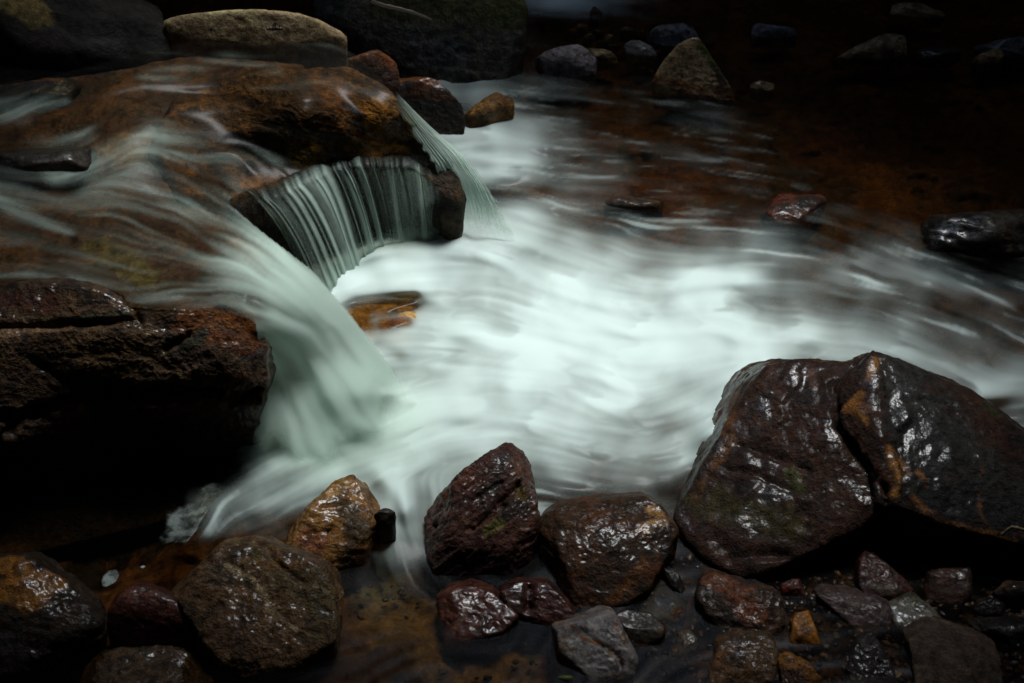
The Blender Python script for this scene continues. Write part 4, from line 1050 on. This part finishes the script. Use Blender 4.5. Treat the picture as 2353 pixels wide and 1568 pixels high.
rock("stone", [(1563, 1450), (1578, 1444), (1608, 1472), (1580, 1510), (1552, 1530), (1542, 1494)], "grey brown smooth wedge stone right of the black stone", "stone", pal=((.08, .062, .045), (.10, .078, .055), (.05, .04, .03)), seed=126, top=-.045, zb=-.10)
rock("stone", [(1796, 1340), (1815, 1330), (1838, 1326), (1849, 1355), (1841, 1377), (1813, 1381), (1796, 1364)], "little red stone with a glassy top under the big boulder", "stone", pal=((.11, .025, .018), (.06, .025, .02), (.07, .05, .045)), mat=M_GLOSS, seed=127, top=-.02, zb=-.075)
rock("rock", [(1973, 1341), (1976, 1286), (1990, 1257), (2036, 1294), (2082, 1334), (2100, 1358), (2064, 1386), (2032, 1394), (1988, 1374)], "triangular dark red stone pointing up at the big boulder's cavity", "rock", pal=RED, mat=M_GLOSS, level=6, seed=128, top=.0, zb=-.085, cuts=4, p=90, amp=.006, inner=[(2060, 1352, -.03), (2000, 1350, -.035), (2050, 1365, -.035)], blotches=[([(2000, 1345), (2060, 1360)], 14, (.09, .07, .05), .6)])
rock("rock", [(1878, 1366), (1900, 1360), (1922, 1360), (1970, 1385), (2018, 1375), (2048, 1396), (2056, 1434), (2010, 1462), (1967, 1448), (1940, 1420)], "long dark stone with a silvery wet face lying in the puddle", "rock", pal=((.06, .04, .034), (.075, .05, .042), (.03, .022, .02)), mat=M_GLOSS, level=6, seed=129, top=-.03, zb=-.09, cuts=1, inner=[(1920, 1380, -.035), (2010, 1400, -.032), (1980, 1430, -.06)])
rock("rock", [(2044, 1396), (2094, 1362), (2130, 1396), (2169, 1431), (2131, 1438), (2091, 1473), (2056, 1434)], "flat olive grey stone with the brightest wet sheen at lower right", "rock", pal=((.10, .09, .07), (.13, .12, .10), (.05, .045, .02)), mat=M_GLOSS, seed=130, top=-.035, zb=-.085, cuts=0, amp=.012)
rock("slab", [(2090, 1474), (2132, 1433), (2198, 1453), (2284, 1485), (2303, 1507), (2303, 1600), (2200, 1620), (2110, 1600)], "broad grey brown slab in the bottom right corner", "rock", pal=((.065, .045, .033), (.085, .06, .043), (.04, .03, .024)), level=6, seed=131, top=-.02, zb=-.09, cuts=4, p=90, mat=M_DRY, inner=[(2280, 1510, -.03), (2140, 1470, -.025), (2200, 1590, -.07)])
rock("rock", [(1952, 1486), (1970, 1454), (2005, 1453), (2027, 1493), (2056, 1546), (2046, 1590), (1952, 1590)], "dark rounded stone at the bottom edge left of the broad slab", "rock", pal=((.035, .027, .024), (.05, .038, .032), (.02, .018, .017)), seed=132, top=-.02, zb=-.09, level=6, amp=.025)
rock("rock", [(2120, 1322), (2167, 1305), (2231, 1305), (2234, 1358), (2200, 1407), (2134, 1374)], "dark brown flat topped block in the shade right of the triangular stone", "rock", pal=((.035, .018, .013), (.05, .025, .017), (.025, .016, .013)), mat=M_GLOSS, seed=133, top=-.01, zb=-.08, cuts=4, p=90, inner=[(2225, 1330, -.015), (2150, 1372, -.045)])
rock("rock", [(2240, 1445), (2270, 1428), (2330, 1432), (2420, 1450), (2420, 1490), (2300, 1484)], "dark ridged stone at the right edge above the broad slab", "rock", pal=BLACK, seed=134, top=-.02, zb=-.08, strata=.04)
rock("rock", [(2240, 1400), (2262, 1372), (2300, 1376), (2318, 1400), (2290, 1425), (2250, 1424)], "black angular stone in the shade at the right edge", "rock", pal=BLACK, seed=135, top=-.02, zb=-.08)
rock("rock", [(2290, 1350), (2320, 1334), (2400, 1338), (2400, 1400), (2330, 1396), (2296, 1376)], "dim brown stone at the right edge under the boulder's overhang", "rock", pal=BROWN, seed=136, top=-.0, zb=-.07)
rock("slab", [(170, 1580), (260, 1520), (360, 1488), (440, 1520), (480, 1590), (400, 1640), (220, 1640)], "brown rough slab at the bottom edge under the dark red rounded stone", "rock", pal=((.07, .045, .028), (.10, .065, .038), (.035, .027, .02)), level=6, seed=137, top=-.05, zb=-.12, amp=.02)
rock("slab", [(1470, 1402), (1490, 1360), (1508, 1330), (1546, 1365), (1578, 1400), (1556, 1436), (1510, 1452)], "dark blue grey slab sunk between the speckled rock and rust block", "rock", pal=((.03, .034, .036), (.045, .048, .05), (.02, .02, .02)), mat=M_GLOSS, seed=138, top=-.04, zb=-.10, cuts=0)
rock("rock", [(1516, 1296), (1530, 1288), (1560, 1320), (1582, 1372), (1570, 1388), (1545, 1350)], "thin black stone with a bright wet edge right of the speckled rock", "rock", pal=BLACK, mat=M_GLOSS, seed=139, top=-.01, zb=-.08)

# pebbles of the gravel at lower right
pr = np.random.default_rng(5)
protos = []
spots = []
big = [(1250, 1400, 1470, 1580), (1598, 1300, 1808, 1600), (1965, 1255, 2105, 1395), (1240, 1140, 1560, 1400), (2085, 1430, 2305, 1600), (1878, 1360, 2170, 1475), (1815, 1400, 1885, 1497)]
tries = 0
while len(spots) < 130 and tries < 4000:
    tries += 1
    x, y = pr.uniform(1470, 2400), pr.uniform(1260, 1575)
    if any(a < x < c and b < y < d for a, b, c, d in big): continue
    if y < 1400 and x < 1780: continue
    r = 9 + 30 * pr.uniform(0, 1) ** 2
    if any((x - a) ** 2 + (y - b) ** 2 < (0.62 * (r + c)) ** 2 for a, b, c in spots): continue
    spots.append((x, y, r))
def pebble_mesh(i, pal):
    d, f = ico(4)
    v = d * np.array([1, .8, .55])
    n = fbm(v, 1.1, 3, 300 + i)
    v = v * (1 + .35 * n)[:, None]
    for _ in range(11):
        a = pr.normal(size=3); a /= np.linalg.norm(a)
        h = v @ a; lim = h.max() * pr.uniform(.55, .85)
        v = v - np.maximum(h - lim, 0)[:, None] * a
    vv = v * .03
    col = paint(vv, pal, 300 + i, [], None, 14)
    o = mesh_obj("pebble", v, f, M_GLOSS if i % 2 else M_WET, colors=col, smooth=True)
    return o
pals = [BLACK, BROWN, RED, ((.06, .05, .04), (.09, .07, .05), (.04, .03, .03)), RUST, ((.05, .05, .05), (.07, .065, .06), (.03, .03, .03)), RED, BROWN]
for i, pl in enumerate(pals):
    protos.append(pebble_mesh(i, pl))
for k, (x, y, r) in enumerate(spots):
    o = protos[k] if k < len(protos) else protos[k % len(protos)].copy()
    if k >= len(protos): C.objects.link(o)
    z = float(LOW(x, y)) - .012
    pt = at(x, y, z)
    s = r * np.linalg.norm(pt - np.array([0, 0, CAM_H])) / FQ
    o.location = pt
    o.scale = (s, s, s)
    o.rotation_euler = (pr.uniform(-.3, .3), pr.uniform(-.3, .3), pr.uniform(0, 6.28))
    tag(o, "small dark wet pebble in the gravel around the lower right stones", "pebble", "pebbles in the gravel")

def gravel():
    r = np.random.default_rng(12)
    d, f = ico(2)
    V, F, K = [], [], []
    n = 0
    cols = np.array([(.03, .022, .018), (.05, .032, .02), (.045, .02, .015), (.07, .055, .04), (.02, .02, .02), (.09, .045, .02)])
    for (x0, y0, x1, y1, cnt, smin, smax) in ((1470, 1255, 2420, 1600, 1000, 3, 11), (720, 1330, 1500, 1600, 160, 3, 8), (1270, 60, 1560, 190, 120, 2, 6), (200, 1440, 520, 1600, 60, 3, 8)):
        for _ in range(cnt):
            x, y = r.uniform(x0, x1), r.uniform(y0, y1)
            z = float(LOW(x, y)) - (.003 if x0 > 1400 and y0 > 1000 else .035)
            p = at(x, y, z)
            s = r.uniform(smin, smax) * np.linalg.norm(p - np.array([0, 0, CAM_H])) / FQ
            sc3 = s * np.array([r.uniform(.8, 1.3), r.uniform(.6, 1), r.uniform(.4, .8)])
            a = r.uniform(0, 6.28); c, sn = math.cos(a), math.sin(a)
            q = d * (1 + .22 * r.normal(size=(len(d), 1)) * .6) * sc3
            q = np.stack([q[:, 0] * c - q[:, 1] * sn, q[:, 0] * sn + q[:, 1] * c, q[:, 2]], -1) + p
            V.append(q); F.append(f + n); n += len(d)
            K.append(np.repeat(cols[r.integers(len(cols))][None] * r.uniform(.6, 1.3), len(d), 0))
    tag(mesh_obj("gravel", np.concatenate(V), np.concatenate(F), M_GLOSS, colors=np.concatenate(K), smooth=False), kind='stuff')
gravel()

# ------------------------------------------------------------------ foam patches and plant bits
def plain(name, col, rough=.6):
    m, nt, N, L = new_mat(name)
    b = N("ShaderNodeBsdfPrincipled"); o = N("ShaderNodeOutputMaterial")
    n = N("ShaderNodeTexNoise"); n.inputs["Scale"].default_value = 120
    g = N("ShaderNodeNewGeometry"); L(g.outputs["Position"], n.inputs["Vector"])
    r = N("ShaderNodeMix"); r.data_type = 'RGBA'
    r.inputs[6].default_value = (*[c * .6 for c in col], 1); r.inputs[7].default_value = (*[min(1, c * 1.3) for c in col], 1)
    L(n.outputs["Fac"], r.inputs[0]); L(r.outputs[2], b.inputs["Base Color"])
    b.inputs["Roughness"].default_value = rough
    L(b.outputs[0], o.inputs[0])
    return m

def foam_patch(poly, label, seed, holes=(), dens=.9, th=.006):
    P = np.array(poly, float)
    pad = 6 + .22 * np.ptp(P, axis=0).max(); x0, y0 = P.min(0) - pad; x1, y1 = P.max(0) + pad
    qx, qy = np.meshgrid(np.linspace(x0, x1, 150), np.linspace(y0, y1, 150))
    p0 = at(qx, qy, LOW(qx, qy)).reshape(-1, 3)
    wx = fbm(p0, 26, 4, seed + 8).reshape(qx.shape) * 14; wy = fbm(p0, 26, 4, seed + 18).reshape(qx.shape) * 14
    wa = min(1, np.ptp(P[:, 0]) / 120)
    m = blur(in_poly(qx + wx * wa, qy + wy * wa, poly).astype(float), 70)
    bub = fbm(p0, 260, 2, seed, .7, True).reshape(qx.shape)
    soft = fbm(p0, 22, 3, seed + 3).reshape(qx.shape)
    A = sstep(.2, 1.0, m + .5 * soft) ** 1.5 * dens * (.35 + .65 * sstep(-.25, .3, fbm(p0, 40, 4, seed + 5).reshape(qx.shape))) * (1 - .3 * sstep(.15, .6, bub))
    for (hx, hy, r) in holes:
        A *= 1 - .9 * np.exp(-(((qx - hx) / r) ** 2 + ((qy - hy) / (r * .7)) ** 2))
    v = at(qx, qy, LOW(qx, qy) + .005 + th * sstep(.2, .9, m)).reshape(-1, 3)
    org = v.mean(0)
    keep = m > .04
    f = grid_faces(*qx.shape, mask=keep)
    used = np.unique(f); mp = np.full(len(v), -1); mp[used] = np.arange(len(used))
    o = mesh_obj("foam_patch", v[used] - org, mp[f], M_POOL, {"foam": np.clip(A, 0, 1).ravel()[used], "cover": sstep(.0, .12, A).ravel()[used]})
    o.location = org
    tag(o, label, "foam")
foam_patch([(498, 1095), (522, 1112), (500, 1145), (480, 1175), (455, 1215), (430, 1250), (380, 1256), (362, 1235), (378, 1205), (372, 1165), (395, 1158), (420, 1165), (455, 1150), (440, 1130), (420, 1128)],
           "ragged drift of white bubbles on the black water under the layered boulder", 3, [(395, 1168, 13), (380, 1232, 12), (455, 1135, 26)], .28)
foam_patch([(232, 1348), (236, 1325), (252, 1308), (270, 1304), (277, 1318), (268, 1338), (248, 1350)], "small oval island of white bubbles above the dark red rounded stone", 4, dens=.5)
foam_patch([(318, 1302), (328, 1296), (336, 1300), (328, 1306)], "tiny fleck of white bubbles beside the brown rough stone", 6, dens=.6)

def tube(name, pts, radii, mat, label, cat, parent=None, n=8):
    P = np.array(pts, float)
    t = np.linspace(0, 1, len(P)); tt = np.linspace(0, 1, 40)
    P = np.stack([np.interp(tt, t, P[:, i]) for i in range(3)], -1)
    for _ in range(6): P[1:-1] = (P[:-2] + 2 * P[1:-1] + P[2:]) / 4
    R = np.interp(tt, np.linspace(0, 1, len(radii)), radii)
    R = R * (1 + .12 * np.sin(tt * 37))
    v = []
    for i in range(len(P)):
        d = P[min(i + 1, len(P) - 1)] - P[max(i - 1, 0)]; d /= np.linalg.norm(d)
        a = np.cross(d, [0.1, .2, 1]); a /= np.linalg.norm(a); b = np.cross(d, a)
        for k in range(n):
            th = 2 * math.pi * k / n
            v.append(P[i] + R[i] * (a * math.cos(th) + b * math.sin(th)))
    v = np.array(v); idx = np.arange(len(v)).reshape(len(P), n)
    a, b = idx[:-1], idx[1:]
    f = np.stack([a, b, np.roll(b, -1, 1), np.roll(a, -1, 1)], -1).reshape(-1, 4)
    org = v.mean(0)
    o = mesh_obj(name, v - org, f, mat, parent=parent); o.location = org
    if label: tag(o, label, cat)
    return o
M_ROOT = plain("root bark", (.05, .035, .024))
M_STRAW = plain("dry stem", (.22, .17, .08))
M_LEAF = plain("green leaf", (.09, .13, .025), .4)
tube("root", [at(850, 0, .60), at(880, 12, .57), at(910, 18, .55), at(950, 28, .53), at(990, 44, .49)], [.003, .004, .0035, .002], M_ROOT, "thin brown root crossing the massive mossy boulder", "root")
tube("stem", [at(2300, 1228, .06), at(2322, 1210, .075), at(2345, 1214, .075), at(2400, 1238, .06)], [.0025, .003, .0025], M_STRAW, "dry yellow stem at the right edge below the big boulder", "stem")
t = tube("twig", [at(612, 66, .437), at(632, 64, .437), at(648, 66, .437)], [.003, .006, .003], plain("dark twig", (.03, .018, .012)), "tiny dark twig with upright stubs on the pale tan slab", "twig")
for (x, h) in ((628, .010), (633, .014), (641, .008)):
    p0 = np.array(at(x, 65, .437)); org = np.array(t.location)
    s = tube("stub", [p0, p0 + [0, 0, h * .5], p0 + [0.002, 0, h]], [.002, .0012], bpy.data.materials["dark twig"], None, None)
    s.parent = t; s.location = np.array(s.location) - org
def leaf(poly, z, label):
    c = np.mean(np.array(poly), 0)
    P = np.array([at(x, y, z) for x, y in poly])
    cen = at(c[0], c[1], z + .006)
    v = np.vstack([P, cen, P - [0, 0, .0012], cen - np.array([0, 0, .0012])]); n = len(P)
    f = np.array([[i, (i + 1) % n, n] for i in range(n)] + [[n + 1 + (i + 1) % n, n + 1 + i, 2 * n + 1] for i in range(n)] + [[(i + 1) % n, i, n + 1 + i] for i in range(n)] + [[(i + 1) % n, n + 1 + i, n + 1 + (i + 1) % n] for i in range(n)])
    o = mesh_obj("leaf", v - cen, f, M_LEAF); o.location = cen
    tag(o, label, "leaf")
leaf([(1278, 1556), (1292, 1550), (1312, 1551), (1318, 1556), (1308, 1562), (1290, 1562)], -.05, "small green leaf on the brown shallows beside the slate")

# ------------------------------------------------------------------ unseen trees added overhead, their gap shaped to pool the light
M_FOL = plain("foliage", (.05, .075, .025), .6)
M_BARK = plain("bark", (.07, .055, .04), .9)
def shade_canopy():
    hole = np.array([-0.06, 2.52]) + np.array([SUN_DIR.x, SUN_DIR.y]) / SUN_DIR.z * 2.5  # gap in the added leaves, set so light pools and the edges darken
    r = np.random.default_rng(77)
    nt = 8
    for k in range(nt):
        a0 = 2 * math.pi * k / nt
        n = 3600
        rad = 0.92 + 4.9 * r.uniform(0, 1, n) ** 1.25; an = a0 + r.uniform(-.42, .42, n)
        z = 2.55 + r.normal(0, .15, n) + .35 * np.maximum(rad - 1.2, 0) * r.uniform(-.3, .8, n)
        rad2 = rad * (1 + .10 * np.sin(5 * an + 1) + .05 * np.sin(11 * an))
        c = np.stack([hole[0] + 1.22 * rad2 * np.sin(an), hole[1] + rad2 * 0.92 * np.cos(an), z], -1)
        s = (r.uniform(.05, .11, n) * (1 + .25 * (rad - .92)))[:, None]
        u = r.normal(size=(n, 3)); u[:, 2] *= .35; u /= np.linalg.norm(u, axis=1, keepdims=True)
        w = np.cross(u, r.normal(size=(n, 3))); w[:, 2] *= .4; w /= np.linalg.norm(w, axis=1, keepdims=True)
        V = np.stack([c - u * s, c + w * s * .6, c + u * s, c - w * s * .6], 1).reshape(-1, 3)
        F = np.arange(4 * n).reshape(n, 4)
        base = np.array([hole[0] + 5.0 * math.sin(a0), hole[1] + 5.0 * math.cos(a0), 2.4])
        root = bpy.data.objects.new("shade tree", None); C.objects.link(root); root.location = base
        tag(root, "leafy tree added out of view over the gully for its shade", "shade tree", "unseen trees added for shade")
        cr = mesh_obj("crown", V - base, F, M_FOL, smooth=False); cr.parent = root
        tip = np.array([hole[0] + 1.6 * math.sin(a0), hole[1] + 1.6 * math.cos(a0), 2.75])
        tr = tube("trunk", [base - [0, 0, 1.2], base + [0, 0, .8], base * .6 + tip * .4 + [0, 0, .5], tip], [.16, .13, .08, .02], M_BARK, None, None)
        tr.parent = root; tr.location = np.array(tr.location) - base
shade_canopy()
